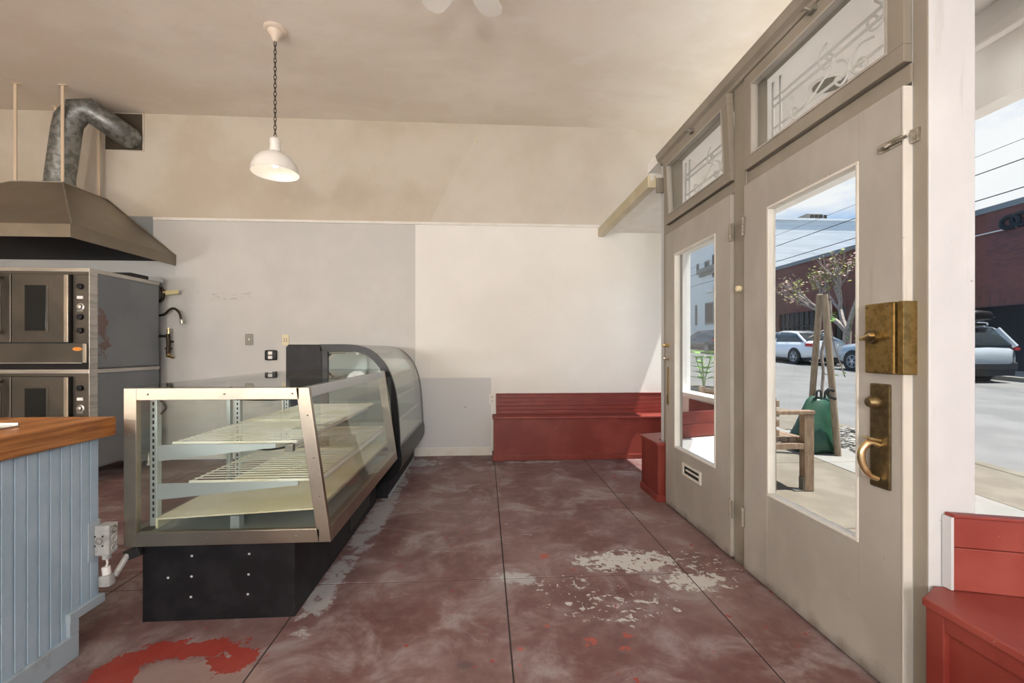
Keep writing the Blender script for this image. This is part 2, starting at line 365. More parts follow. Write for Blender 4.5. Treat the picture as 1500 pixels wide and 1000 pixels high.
M_['sticker'] = mat('orange_sticker', (.75, .27, .03), .5)
M_['tail'] = mat('red_tail_lamp', (.42, .02, .02), .15)
M_['headlamp'] = mat('clear_lamp', (.55, .57, .6), .1, .5)
def carpaint(n, c, r=.18):
    m = mat(n, c, r, .1); m.node_tree.nodes['Principled BSDF'].inputs['Coat Weight'].default_value = .6; return m
M_['paintwhite'] = carpaint('white_car_paint', (.80, .81, .82)); M_['paintgrey'] = carpaint('silver_blue_car_paint', (.36, .41, .45)); M_['paintdark'] = carpaint('dark_blue_car_paint', (.018, .026, .042))

# ------------------------------------------------------------------ room shell
YB, CZ = 5.15, 3.83
XL, YR = -6.6, -6.0
FX0, FX1 = 2.32, 2.42           # street facade
DX = 1.43                        # inside face of the doors
FR = 1.455                       # face of the door frame
def st(o, label, cat='room'): return tag(o, label, cat, kind='structure')
FL = thing('floor', (0, 0, 0), 'worn dark red painted concrete floor with saw-cut joints', 'floor', kind='structure')
box(XL, FX0, YR, YB, -.12, -.0025).build('floor_base', M_['joint'], FL)
xs = [XL] + [.107 + .993 * k for k in range(-6, 2)] + [2.093, FX0]
ys = [YR] + [2.367 + .993 * k for k in range(-8, 3)] + [YB]
def inside_vest(x0, x1, y0, y1): return False
for i in range(len(xs) - 1):
    for j in range(len(ys) - 1):
        if xs[i + 1] - xs[i] < .02 or ys[j + 1] - ys[j] < .02: continue
        g = .0032
        box(xs[i] + g, xs[i + 1] - g, ys[j] + g, ys[j + 1] - g, -.03, 0).build('slab', M_['floor'], FL, bevel=.0025, seg=1)
CE = st(box(XL, FX1, YR, YB, CZ, CZ + .15).build('ceiling', M_['ceil']), 'stained beige plaster ceiling over the shop', 'ceiling')
st(box(XL, FX1, YB, YB + .15, 0, CZ).build('wall_back', M_['wallback']), 'patched plaster back wall, beige above the rail and pale below', 'wall')
st(box(XL - .15, XL, YR, YB, 0, CZ).build('wall_left', M_['wall']), 'beige plaster side wall beyond the ovens', 'wall')
st(box(XL, FX1, YR - .15, YR, 0, CZ).build('wall_rear', M_['wall']), 'beige plaster wall opposite the display case end', 'wall')
st(box(-3.66, 1.345, YB - .014, YB, 2.655, 2.685).build('trim_1', M_['trimw'], bevel=.003), 'thin white picture rail across the back wall', 'trim')
st(box(-.80, .085, YB - .018, YB, 0, .095).build('baseboard_back', M_['trimw'], bevel=.004), 'white baseboard between curved case and red bench', 'baseboard')
# facade with bulkheads, header and clerestory
FA = thing('wall_front', (FX1, 2.4, 0), 'white street front with header, bulkheads and clerestory openings', 'wall', kind='structure')
NC, FC = 1.11, 3.78              # vestibule corner Y at the facade
box(FX0, FX1, NC, FC, 2.35, 2.95).build('header', M_['extwhite'], FA, bevel=.004)
box(FX0, FX1, FC, YB + .15, 2.35, 2.95).build('header', M_['extwhite'], FA)
box(FX0, FX1, YR, NC, 2.35, 2.95).build('header', M_['extwhite'], FA)
box(FX0, FX1, YR, YB + .15, 3.66, 3.98).build('parapet', M_['extwhite'], FA)
box(FX0 - .02, FX1 + .02, FC - .04, YB + .15, -.2, .68).build('bulkhead', M_['extwhite'], FA, bevel=.006)
box(FX0 - .02, FX1 + .02, YR, NC + .02, -.3, .68).build('bulkhead', M_['extwhite'], FA, bevel=.006)
box(FX0 - .04, FX1 + .035, FC - .06, YB + .15, .68, .735).build('sill', M_['extwhite'], FA, bevel=.01)
box(FX0 - .04, FX1 + .035, YR, NC + .04, .68, .735).build('sill', M_['extwhite'], FA, bevel=.01)
for y in (FC, NC - .06): box(FX0, FX1, y, y + .06, .735, 2.35).build('corner_post', M_['extwhite'], FA, bevel=.004)
box(FX0, FX1, YB - .06, YB + .15, .735, 2.35).build('corner_post', M_['extwhite'], FA, bevel=.004)
for y in (-1.3, -3.6): box(FX0, FX1, y - .03, y + .03, .735, 2.35).build('mullion', M_['extwhite'], FA)
for k in range(11):
    y = YR + (YB - YR) * k / 10
    box(FX0, FX1, y - .04, y + .04, 2.95, 3.66).build('clerestory_mullion', M_['extwhite'], FA)
box(FX0 - .05, FX0, NC, FC, 2.62, 2.68).build('crown_moulding', M_['extwhite'], FA, bevel=.012)
def window(n, lab, y0, y1, z0, z1):
    w = thing('window_%d' % n, ((FX0 + FX1) / 2, (y0 + y1) / 2, z0), lab, 'window', kind='structure')
    box(2.366, 2.372, y0, y1, z0, z1).build('pane', M_['glass'], w); return w
window(1, 'street window of the bay beside the back wall', FC + .06, YB - .06, .735, 2.35)
window(2, 'street window of the bay by the rim-locked door', -1.27, NC - .06, .735, 2.35)
window(3, 'shop window further along the street front', -3.57, -1.33, .735, 2.35)
window(4, 'shop window at the far corner of the street front', YR, -3.63, .735, 2.35)
# lowered roofs over bays and vestibule
st(box(1.46, FX0, 1.0, 3.9, 2.80, 2.88).build('trim_2', M_['extwhite']), 'white vestibule ceiling outside the two doors', 'ceiling')
V = thing('recessed_light', onZ(1215, 122, 2.80), 'dark round recessed light in the white vestibule ceiling', 'light')
c0 = onZ(1215, 122, 2.80)
MB().lathe([(.10, -.008), (.105, -.004), (.105, 0), (.075, 0), (.075, -.006)], c0, 24).build('ring', M_['extwhite'], V, smooth=True)
MB().lathe([(.086, -.011), (.086, -.007), (.05, -.007)], c0, 24).build('dark_cone', M_['plate'], V, smooth=True)
def splay(x, far, off=0):     # Y of the splayed vestibule side wall at x (off = shift along Y)
    t = (x - 1.455) / (FX0 - 1.455)
    return (3.53 + t * (FC - 3.53) if far else 1.372 + t * (NC - 1.372)) + off
FB = st(MB().prism([(1.35, 3.54), (FX0, 3.85), (FX0, YB), (1.35, YB)], 2.60, 2.66).build('trim_3', M_['trimw']), 'white low ceiling of the bay beside the back wall', 'ceiling')
st(MB().prism([(1.35, 1.34), (FX0, 1.05), (FX0, YR), (1.35, YR)], 2.60, 2.66).build('trim_4', M_['trimw']), 'white low ceiling of the bay by the rim-locked door', 'ceiling')
st(box(1.33, 1.40, 3.55, YB, 2.545, 2.645).build('trim_5', M_['beam'], bevel=.006), 'yellowed cased beam across the bay by the back wall', 'beam')
st(box(1.33, 1.40, YR, 1.33, 2.545, 2.645).build('trim_6', M_['beam'], bevel=.006), 'yellowed cased beam across the bay by the rim-locked door', 'beam')
# splayed sides: low white wall, glass, head
for far in (True, False):
    d = .06
    nm = 'window_5' if far else 'window_6'
    w = thing(nm, (1.9, splay(1.9, far), 0), 'splayed vestibule window behind the short red bench' if far else 'splayed vestibule window above the panelled red bench', 'window', kind='structure')
    def strip(x0, x1, z0, z1, n, m, a=0, b=None, bevel=0):
        b = d if b is None else b
        MB().prism([(x0, splay(x0, far, a)), (x1, splay(x1, far, a)), (x1, splay(x1, far, b)), (x0, splay(x0, far, b))], z0, z1).build(n, m, w, bevel=bevel)
    px = 1.578
    strip(FR + .002, px, -.05, 2.80, 'post', M_['post'], 0, None, .004)
    strip(px, FX0, -.15, .47, 'low_wall', M_['extwhite'])
    strip(px, FX0, 2.42, 2.80, 'head', M_['extwhite'])
    strip(px, FX0, .47, 2.42, 'pane', M_['glass'], d * .45, d * .55)
st(MB().prism([(1.476, 1.43), (1.476, 1.40), (FX1 + .01, 1.14), (FX1 + .01, 3.79), (1.476, 3.53)], -.1, .004).build('floor_vestibule', M_['vest']), 'pale concrete floor of the entry vestibule', 'floor')

st(box(FX0 - .034, FX0 - .0205, 4.15, 4.85, 0, .67).build('trim_8', M_['red'], bevel=.002), 'red painted panel under the street window of the bay', 'panel')

# ------------------------------------------------------------------ door frame, transoms, doors
DF = thing('trim_7', (1.5, 2.44, 0), 'worn greige frame around the paired doors with transom bar and capped head', 'door frame', kind='structure')
box(FR, 1.57, 3.435, 3.53, 0, 2.80).build('jamb', M_['frame'], DF, bevel=.004)
box(FR, 1.57, 1.373, 1.425, 0, 2.80).build('jamb', M_['frame'], DF, bevel=.004)
box(FR - .008, 1.57, 2.375, 2.495, 0, 2.80).build('mullion', M_['frame'], DF, bevel=.005)
for y0, y1 in ((1.425, 2.375), (2.495, 3.435)):
    box(FR - .004, 1.57, y0, y1, 2.132, 2.20).build('transom_bar', M_['frame'], DF, bevel=.006)
    box(FR, 1.57, y0, y1, 2.72, 2.80).build('head', M_['frame'], DF)
box(FR + .02, 1.57, 1.425, 3.435, -.02, .012).build('threshold', M_['frame'], DF)
hm = MB().prism([(FR, 2.72), (1.43, 2.725), (1.425, 2.745), (1.405, 2.76), (1.395, 2.79), (1.39, 2.80), (FR + .11, 2.80)], 1.335, 3.545, 'y')
hm.build('head_moulding', M_['frame'], DF)
for a, b in ((3.53, 3.56),): box(1.40, FR + .05, a, b, 2.50, 2.62).build('corner_block', M_['frame'], DF, bevel=.004)

def ring(x0, x1, y0, y1, z0, z1, w, name, m, par, bevel=0):
    b = MB().box(x0, x1, y0, y1, z0, z0 + w).box(x0, x1, y0, y1, z1 - w, z1).box(x0, x1, y0, y0 + w, z0 + w, z1 - w).box(x0, x1, y1 - w, y1, z0 + w, z1 - w)
    return b.build(name, m, par, bevel=bevel)
def transom(n, y0, y1, lab, tilt=0):
    t = thing('window_%d' % n, (1.45, (y0 + y1) / 2, 2.205), lab, 'window', kind='structure')
    x0, x1 = DX, DX + .04; a, b, z0, z1 = y0 + .007, y1 - .007, 2.206, 2.715; w = .062
    box(x0, x1, a, b, z0, z0 + w).build('bottom_rail', M_['frame'], t, bevel=.003)
    box(x0, x1, a, b, z1 - w, z1).build('top_rail', M_['frame'], t, bevel=.003)
    box(x0, x1, a, a + w, z0 + w, z1 - w).build('stile', M_['frame'], t, bevel=.003)
    box(x0, x1, b - w, b, z0 + w, z1 - w).build('stile', M_['frame'], t, bevel=.003)
    ring(x0 - .003, x1 - .006, a + w, b - w, z0 + w, z1 - w, .009, 'glazing_bead', M_['door'], t)
    box(x0 + .02, x0 + .024, a + w, b - w, z0 + w, z1 - w).build('pane', M_['glass'], t)
    yl = y0 + .42
    box(x0 - .02, x0, yl - .02, yl + .02, z1 - .03, z1 - .008).tube([(x0 - .018, yl, z1 - .02), (x0 - .035, yl + .01, z1 - .005), (x0 - .03, yl + .035, z1 + .004)], .006, 6).build('catch', M_['plate'], t)
    if tilt: t.rotation_euler.y = -math.radians(tilt)
    return t
transom(7, 1.425, 2.375, 'transom window above the door with the brass rim lock')
transom(8, 2.495, 3.435, 'tilted transom window above the door with the mail slot', 3.0)

GX = 1.595
def zg(pts): return [onX(1090 + x / 4.168, y / 4.168, GX) for x, y in pts]
def smooth_path(P, k=4):
    out = []
    for i in range(len(P) - 1):
        p0, p1, p2, p3 = P[max(i - 1, 0)], P[i], P[i + 1], P[min(i + 2, len(P) - 1)]
        for j in range(k):
            t = j / k
            out.append(.5 * ((2 * p1) + (p2 - p0) * t + (2 * p0 - 5 * p1 + 4 * p2 - p3) * t * t + (3 * p1 - p0 - 3 * p2 + p3) * t ** 3))
    return out + [P[-1]]
G = thing('iron_grille', (GX, 1.9, 2.2), 'white scrolled iron grille outside the transom of the rim-locked door', 'grille', 'scrolled transom grilles')
gy0, gy1 = 1.43, 2.372
for z in (2.56, 2.60, 2.44): box(GX - .004, GX + .004, gy0, gy1, z - .006, z + .006).build('bar', M_['ironwhite'], G)
box(GX - .004, GX + .004, gy0, gy1, 2.20, 2.215).build('bar', M_['ironwhite'], G)
for y in (gy1 - .008, gy1 - .07, gy0 + .008, gy0 + .07): box(GX - .004, GX + .004, y - .008, y + .008, 2.20, 2.70).build('upright', M_['ironwhite'], G)
for pts in ([(515, 365), (500, 350), (515, 330), (540, 335), (545, 365), (520, 400), (480, 420), (460, 390), (470, 330), (505, 265)],
            [(800, 5), (850, 30), (858, 90), (830, 150), (780, 185), (755, 165), (760, 125), (795, 97), (815, 110), (800, 135)],
            [(790, 225), (710, 270), (660, 350), (650, 410), (680, 445), (730, 425), (750, 380), (730, 350), (700, 370), (695, 400), (715, 405)],
            [(530, 410), (450, 540), (340, 700), (305, 725), (285, 700), (295, 665), (325, 660)],
            [(570, 375), (610, 365), (640, 395), (635, 450), (600, 510), (575, 520), (555, 500), (570, 470), (590, 485)]):
    MB().tube(smooth_path(zg(pts)), .0055, 6).build('scroll', M_['ironwhite'], G, smooth=True)
G2 = dup(G); G2.location.y += 1.065; G2['label'] = 'white scrolled iron grille outside the tilted transom over the mail-slot door'

def door(n, y0, y1, py0, py1, lab):
    D = thing('door_%d' % n, (DX + .02, (y0 + y1) / 2, 0), lab, 'door', kind='structure')
    x0, x1, zt = DX, DX + .045, 2.125; pz0, pz1 = .482, 1.943
    box(x0, x1, y0, py0, .014, zt).build('stile', M_['door'], D, bevel=.0025)
    box(x0, x1, py1, y1, .014, zt).build('stile', M_['door'], D, bevel=.0025)
    box(x0 + .0008, x1, py0, py1, pz1, zt).build('top_rail', M_['door'], D, bevel=.0015)
    box(x0 + .0008, x1, py0, py1, .014, pz0).build('bottom_rail', M_['door'], D, bevel=.0015)
    ring(x0 - .004, x1 - .008, py0, py1, pz0, pz1, .012, 'glazing_bead', M_['chip'], D, .003)
    box(x0 + .020, x0 + .025, py0, py1, pz0, pz1).build('pane', M_['glass'], D)
    return D
D1 = door(1, 1.432, 2.369, 1.615, 2.167, 'worn greige glazed door with brass rim lock and handle set')
D2 = door(2, 2.501, 3.432, 2.672, 3.268, 'worn greige glazed door with mail slot and push plate')
box(DX - .004, DX + .047, 1.4285, 1.4335, .014, 2.12).build('chipped_edge', M_['chip'], D1)
# rim lock
rl = box(DX - .034, DX, 1.436, 1.552, 1.135, 1.385).build('rim_lock', M_['brass'], D1, bevel=.006)
MB().cyl((DX - .034, 1.516, 1.265), (DX - .048, 1.516, 1.265), .024, 20).build('turn_rose', M_['brassdk'], rl, smooth=True)
MB().obox((DX - .058, 1.516, 1.265), (.022, .050, .013), Matrix.Rotation(-.35, 3, 'X')).build('thumb_turn', M_['brassbr'], rl, bevel=.004)
for y, z in ((1.54, 1.372), (1.54, 1.148), (1.46, 1.372), (1.46, 1.148)): MB().ball((DX - .034, y, z), .005, 8).build('screw', M_['brassdk'], rl)
ke = box(DX - .026, FR + .002, 1.408, 1.4285, 1.135, 1.385).build('lock_keeper', M_['brass'], DF, bevel=.003)
# handle set
hp = box(DX - .012, DX, 1.475, 1.555, .722, 1.098).build('handle_plate', M_['brassdk'], D1, bevel=.006)
MB().lathe([(.026, 0), (.026, .012), (.020, .02), (.017, .03), (.012, .034)], (DX - .012, 1.527, 1.03), 20, (-1, 0, 0)).build('cylinder_knob', M_['brassdk'], hp, smooth=True)
MB().tube(smooth_path([Vector(q) for q in ((DX - .012, 1.515, .875), (DX - .045, 1.52, .885), (DX - .068, 1.525, .855), (DX - .066, 1.525, .81), (DX - .045, 1.52, .77), (DX - .016, 1.515, .755))]), [.011] * 4 + [.013] * 12 + [.010] * 5, 10).build('pull_handle', M_['brassbr'], hp, smooth=True)
MB().obox((DX - .034, 1.52, .898), (.045, .036, .009), Matrix.Rotation(.25, 3, 'Y')).build('thumb_latch', M_['brassbr'], hp, bevel=.003)
# slide bolt
sb = box(DX - .006, DX, 1.437, 1.525, 1.925, 1.958).build('slide_bolt', M_['chrome'], D1, bevel=.002)
MB().cyl((DX - .012, 1.405, 1.94), (DX - .012, 1.515, 1.94), .006, 8).build('bolt_rod', M_['chrome'], sb, smooth=True)
MB().cyl((DX - .012, 1.48, 1.94), (DX - .03, 1.48, 1.93), .005, 8).build('bolt_knob', M_['chrome'], sb, smooth=True)
box(FR - .014, FR, 1.395, 1.421, 1.92, 1.965).build('bolt_keeper', M_['chrome'], DF, bevel=.002)
# hinges
for z in (1.90, .295):
    for D, y, s in ((D1, 2.372, 1), (D2, 2.498, -1)):
        h = MB()
        for k in range(5): h.cyl((DX - .006, y, z - .05 + k * .0205), (DX - .006, y, z - .05 + k * .0205 + .0185), .0075, 8)
        h.box(DX - .003, DX, y - .022, y + .022, z - .05, z + .05)
        h.build('hinge', M_['frame'], D, smooth=True)
MB().lathe([(.016, 0), (.018, .008), (.016, .022), (.009, .026)], (FR - .005 - .003, 2.43, 1.565), 16, (-1, 0, 0)).build('bumper_knob', M_['ivory'], DF, smooth=True)
# mail slot and locks on the far door
ms = MB(); ms.box(DX - .008, DX, 2.85, 3.125, .392, .408).box(DX - .008, DX, 2.85, 3.125, .322, .338).box(DX - .008, DX, 2.85, 2.875, .338, .392).box(DX - .008, DX, 3.10, 3.125, .338, .392)
ms = ms.build('mail_slot', M_['chip'], D2, bevel=.002)
box(DX - .002, DX + .001, 2.875, 3.10, .338, .392).build('slot_opening', M_['dark'], ms)
MB().obox((DX - .006, 2.97, .368), (.008, .19, .012)).build('slot_flap', M_['chip'], ms, bevel=.002)
pp = box(DX - .004, DX, 3.365, 3.397, .79, 1.085).build('push_plate', M_['brass'], D2, bevel=.003)
box(DX - .008, DX - .004, 3.367, 3.395, .795, .87).build('pull_cup', M_['brassdk'], pp, bevel=.002)
for z, m in ((1.255, 'brassbr'), (1.155, 'chrome')):
    k = MB().lathe([(.020, 0), (.020, .006), (.012, .010), (.012, .03), (.017, .034), (.014, .045)], (DX, 3.38, z), 16, (-1, 0, 0)).build('lock_knob', M_[m], D2, smooth=True)

# ------------------------------------------------------------------ red benches
B1 = thing('bench_seat', (1.2, 5.0, 0), 'long red wooden bench with slatted back against the back wall', 'bench')
box(.10, FX0 - .03, 4.885, YB - .02, 0, .455).build('front_panel', M_['red'], B1, bevel=.003)
box(.085, FX0 - .03, 4.868, YB - .02, 0, .055).build('base_moulding', M_['red'], B1, bevel=.006)
box(.085, FX0 - .03, 4.858, YB - .035, .455, .480).build('seat', M_['redb'], B1, bevel=.010)
for k in range(5):
    z0 = .482 + k * .0445; sh = .006 * k
    box(.13, FX0 - .03, YB - .050 + sh, YB - .024 + sh * .6, z0, z0 + .0425).build('back_slat', M_['redb'], B1, bevel=.004)
box(.13, FX0 - .03, YB - .030, YB - .001, .704, .714).build('back_cap', M_['redb'], B1, bevel=.003)
B2 = thing('bench_seat', (1.8, 3.85, 0), 'short red bench box running into the bay behind the mail-slot door', 'bench')
def bp(i): return [(1.385 - i, 3.475 - i), (1.447, 3.475 - i), (1.447, 3.62), (FX0 - .03, splay(FX0 - .03, True, .08)), (FX0 - .03, 4.12 + i), (1.385 - i, 3.845 + i)]
MB().prism(bp(0), 0, .45).build('box_panel', M_['red'], B2, bevel=.003)
MB().prism(bp(.012), 0, .055).build('base_moulding', M_['red'], B2, bevel=.005)
MB().prism(bp(.014), .45, .474).build('seat', M_['redb'], B2, bevel=.006)
for z0, z1 in ((.475, .585), (.588, .69)):
    MB().prism([(1.60, splay(1.60, True, .066)), (FX0 - .03, splay(FX0 - .03, True, .066)), (FX0 - .03, splay(FX0 - .03, True, .092)), (1.60, splay(1.60, True, .092))], z0, z1).build('back_board', M_['redb'], B2, bevel=.003)
B3 = thing('bench_seat', (1.8, .5, 0), 'red panelled bench with board back under the vestibule window by the brass lock', 'bench')
def bq(i): return [(1.372 - i, -3.0), (1.372 - i, 1.302), (1.450, 1.350), (1.46, splay(1.46, False, -.008)), (FX0 - .05, splay(FX0 - .05, False, -.008)), (FX0 - .05, -3.0)]
MB().prism(bq(-.018), 0, .425).build('front_panel', M_['red'], B3)
for y0, y1 in ((1.245, 1.300), (.35, .405), (-.6, -.545)): box(1.370, 1.392, y0, y1, 0, .425).build('panel_stile', M_['red'], B3, bevel=.004)
box(1.372, 1.392, -3.0, 1.245, .375, .425).build('panel_rail', M_['red'], B3, bevel=.004)
box(1.372, 1.392, -3.0, 1.245, 0, .08).build('panel_rail', M_['red'], B3, bevel=.004)
MB().prism(bq(.012), .425, .450).build('seat', M_['redb'], B3, bevel=.005)
for z0, z1 in ((.452, .588), (.590, .682)):
    MB().prism([(1.494, splay(1.494, False, -.006)), (FX0 - .03, splay(FX0 - .03, False, -.006)), (FX0 - .03, splay(FX0 - .03, False, -.032)), (1.494, splay(1.494, False, -.032))], z0, z1).build('back_board', M_['redb'], B3, bevel=.003)
MB().prism([(1.487, splay(1.487, False, -.006)), (1.494, splay(1.494, False, -.006)), (1.494, splay(1.494, False, -.034)), (1.487, splay(1.487, False, -.034))], .452, .684).build('end_strip', M_['post'], B3)
MB().prism([(1.494, splay(1.494, False, -.004)), (FX0 - .03, splay(FX0 - .03, False, -.004)), (FX0 - .03, splay(FX0 - .03, False, -.036)), (1.494, splay(1.494, False, -.036))], .683, .694).build('back_cap', M_['redb'], B3, bevel=.003)

# ------------------------------------------------------------------ service counter
C = thing('service_counter', (-2.0, .5, 0), 'pale blue beadboard counter with thick oiled wood top', 'counter')
cx, ce = -1.632, 1.985
box(-2.35, cx - .012, -3.2, ce, .15, .85).build('carcass', M_['bluechip'], C)
box(-2.35, cx - .012, -3.2, ce - .125, 0, .15).build('plinth', M_['bluechip'], C)
k = 0; y = ce
while y > -1.2:
    p = .0425
    zb = .15 if y > ce - .12 else .02
    b = box(cx - .012, cx, y - p + .0025, y - .0065, zb, .85).box(cx - .012, cx - .001, y - .0055, y - .0005, zb, .85)
    b.build('beadboard', M_['blueboard'], C, bevel=.0012, seg=1); y -= p
box(cx, cx + .016, -3.2, ce - .110, 0, .095).build('baseboard', M_['bluechip'], C, bevel=.004)
box(cx, cx + .016, ce - .150, ce - .110, .095, .15).build('notch_trim', M_['bluechip'], C, bevel=.003)
box(cx - .3, cx + .016, ce - .150, ce + .012, .15, .185).build('notch_trim', M_['bluechip'], C, bevel=.003)
wt_ = MB().box(-2.45, -1.600, -3.2, 2.035, .850, .930).build('wood_top', M_['wood'], C, bevel=.006)
tr = onZ(12, 626, .934); tray = box(tr.x - .30, tr.x, tr.y - .05, tr.y + .04, .930, .936)
tray.box(tr.x - .30, tr.x, tr.y + .034, tr.y + .04, .936, .946)
tag(tray.build('metal_tray', M_['steel'], origin=(tr.x - .15, tr.y, .93), bevel=.001), 'flat bright steel tray lying on the oiled wood counter top', 'tray')
# outlet box with dials on the counter end
oz = .42; OB = thing('outlet_box', (-1.60, 1.98, oz), 'grey outlet box with three dials on the counter corner', 'outlet')
box(cx + .0005, cx + .005, 1.93, 1.9845, oz - .075, oz + .085).build('mount_plate', M_['bluechip'], OB, bevel=.001)
bb = MB().prism([(cx + .005, 1.955), (-1.588, 1.955), (-1.574, 1.964), (-1.574, 2.012), (cx + .005, 2.012)], oz - .063, oz + .063).build('box_body', M_['greyplastic'], OB, bevel=.006)
def loop(c, r, ax): return [Vector(c) + (Vector((0, math.cos(q), math.sin(q))) if ax == 'x' else Vector((math.cos(q), 0, math.sin(q)))) * r for q in [2 * PI * k / 16 for k in range(16)]]
for i, z in enumerate((.038, 0, -.038)): MB().tube(loop((-1.5738, 1.988, oz + z), .013, 'x'), .0025 if i else .0035, 6, True).build('dial', M_['plate'] if i == 0 else M_['greyplastic'], OB, smooth=True)
MB().tube(loop((-1.607, 1.9548, oz + .0), .012, 'y'), .002, 6, True).build('socket_ring', M_['plate'], OB, smooth=True)
for dx, dz in ((-.016, .02), (.014, .02), (-.016, -.02), (.014, -.02)): MB().cyl((-1.607 + dx, 1.9535, oz + dz), (-1.607 + dx, 1.957, oz + dz), .0035, 8).build('pin_hole', M_['dark'], OB)
PC = thing('power_plug', (-1.60, 1.98, .30), 'white cord and grey plug hanging under the dial outlet box', 'plug')
MB().cyl((-1.60, 1.985, oz - .085), (-1.60, 1.985, oz - .064), .016, 12).build('cord_grip', M_['greyplastic'], PC, smooth=True)
MB().tube([(-1.60, 1.985, oz - .085), (-1.598, 1.985, oz - .105), (-1.604, 1.985, oz - .125)], .004, 6).build('cord', M_['white'], PC, smooth=True)
MB().cyl((-1.604, 1.985, oz - .120), (-1.600, 1.985, oz - .152), .015, 12).build('connector', M_['white'], PC, smooth=True)
box(-1.622, -1.575, 1.965, 2.005, oz - .20, oz - .152).build('plug_body', M_['greyplastic'], PC, bevel=.010)
a = Vector((-1.58, 2.0, oz - .168)); b = onY(187, 812, 2.06); c_ = onY(205, 806, 2.075)
MB().tube([a, b], .012, 8).build('strain_sleeve', M_['greyplastic'], PC, smooth=True)
MB().obox((b + c_) / 2, (.065, .03, .045), Matrix.Rotation(-.35, 3, 'Y')).build('socket_block', M_['rubber'], PC, bevel=.006)

# ------------------------------------------------------------------ straight display case
DC = thing('display_case', (-1.2, 2.8, 0), 'slant-front refrigerated display case with steel frame and wire shelves', 'display case')
y0, y1 = 2.02, 3.53
xl, xt, xb = -1.560, -.780, -.683; zb, zt = .365, 1.052
box(-1.53, -.866, 2.085, 3.61, .0, .365).build('base', M_['black'], DC, bevel=.003)
box(-1.525, -.871, 2.09, 3.6, .0, .012).build('base_skirt', M_['rubber'], DC)
for sx, sz in ((281, 814), (365, 811), (246, 846), (280.5, 844), (364, 841), (279.6, 874), (363, 870)):
    q = onY(sx, sz, 2.084); MB().ball((q.x, 2.084, q.z), .006, 8, (1, .4, 1)).build('screw', M_['screw'], DC)
for yv in (2.9,): box(-.868, -.8635, yv, yv + .5, .05, .30).build('vent_panel', M_['blackgloss'], DC, bevel=.002)
def end_frame(ya, yb, out):
    w = .052
    box(xl, xl + w, ya, yb, zb, zt).build('corner_post', M_['steelfr'], DC, bevel=.002)
    box(xl + w, xt - .04, ya, yb, zt - w, zt).build('top_bar', M_['steelfr'], DC, bevel=.002)
    MB().prism([(xb - .056, zb), (xb, zb), (xt, zt), (xt - .056, zt)], ya, yb, 'y').build('slanted_post', M_['steelfr'], DC, bevel=.002)
    box(xl + w, xb - .05, ya, yb, zb, zb + .06).build('bottom_bar', M_['steelfr'], DC, bevel=.002)
    for q in ((xl + .10, zt - .026), (xl + .42, zt - .026), (xt - .07, zt - .026), (xl + .02, .85), (xl + .02, .60), (xt - .005, .93), (xt + .022, .74), (xt + .046, .57), (xl + .35, zb + .03), (xb - .15, zb + .03)):
        MB().ball((q[0], out, q[1]), .0045, 8).build('screw', M_['plate'], DC)
end_frame(y0, y0 + .028, y0 - .001); end_frame(y1 - .028, y1, y1 + .001)
MB().prism([(xt - .012, zt - .045), (xt + .004, zt - .045), (xt, zt), (xt - .045, zt)], y0 + .028, y1 - .028, 'y').build('front_top_rail', M_['alu'], DC, bevel=.002)
MB().prism([(xb - .05, zb), (xb, zb), (xb - .0085, zb + .062), (xb - .05, zb + .062)], y0 + .028, y1 - .028, 'y').build('front_bottom_rail', M_['steelfr'], DC, bevel=.002)
box(xl, xl + .03, y0 + .028, y1 - .028, zt - .03, zt - .006).build('rear_top_rail', M_['alu'], DC, bevel=.002)
box(xl, xl + .04, y0 + .028, y1 - .028, zb, zb + .06).build('rear_bottom_rail', M_['steelfr'], DC, bevel=.002)
box(xl, xt - .012, y0 + .002, y1 - .002, zt + .0005, zt + .006).build('top_glass', M_['caseglass'], DC)
box(xl + .045, xb - .05, y0 + .008, y0 + .013, zb + .05, zt - .045).build('end_glass', M_['caseglass'], DC)
n = len([0]); sg = MB().prism([(xb - .012, zb + .055), (xb - .007, zb + .055), (xt + .004, zt - .04), (xt - .001, zt - .04)], y0 + .02, y1 - .02, 'y'); sg.build('front_glass', M_['caseglass'], DC)
box(xl + .045, xb - .05, y1 - .014, y1 - .009, zb + .05, zt - .045).build('end_glass', M_['caseglass'], DC)
# rear sliding glass doors with aluminium stiles
for ya, yb, xo in ((y0 + .03, 2.80, .012), (2.76, y1 - .03, .026)):
    d_ = box(xl + xo, xl + xo + .005, ya, yb, zb + .06, zt - .03).build('rear_sliding_glass', M_['caseglass'], DC)
    for yy in (ya, yb - .03): box(xl + xo - .004, xl + xo + .010, yy, yy + .03, zb + .06, zt - .03).build('glass_stile', M_['alu'], d_, bevel=.002)
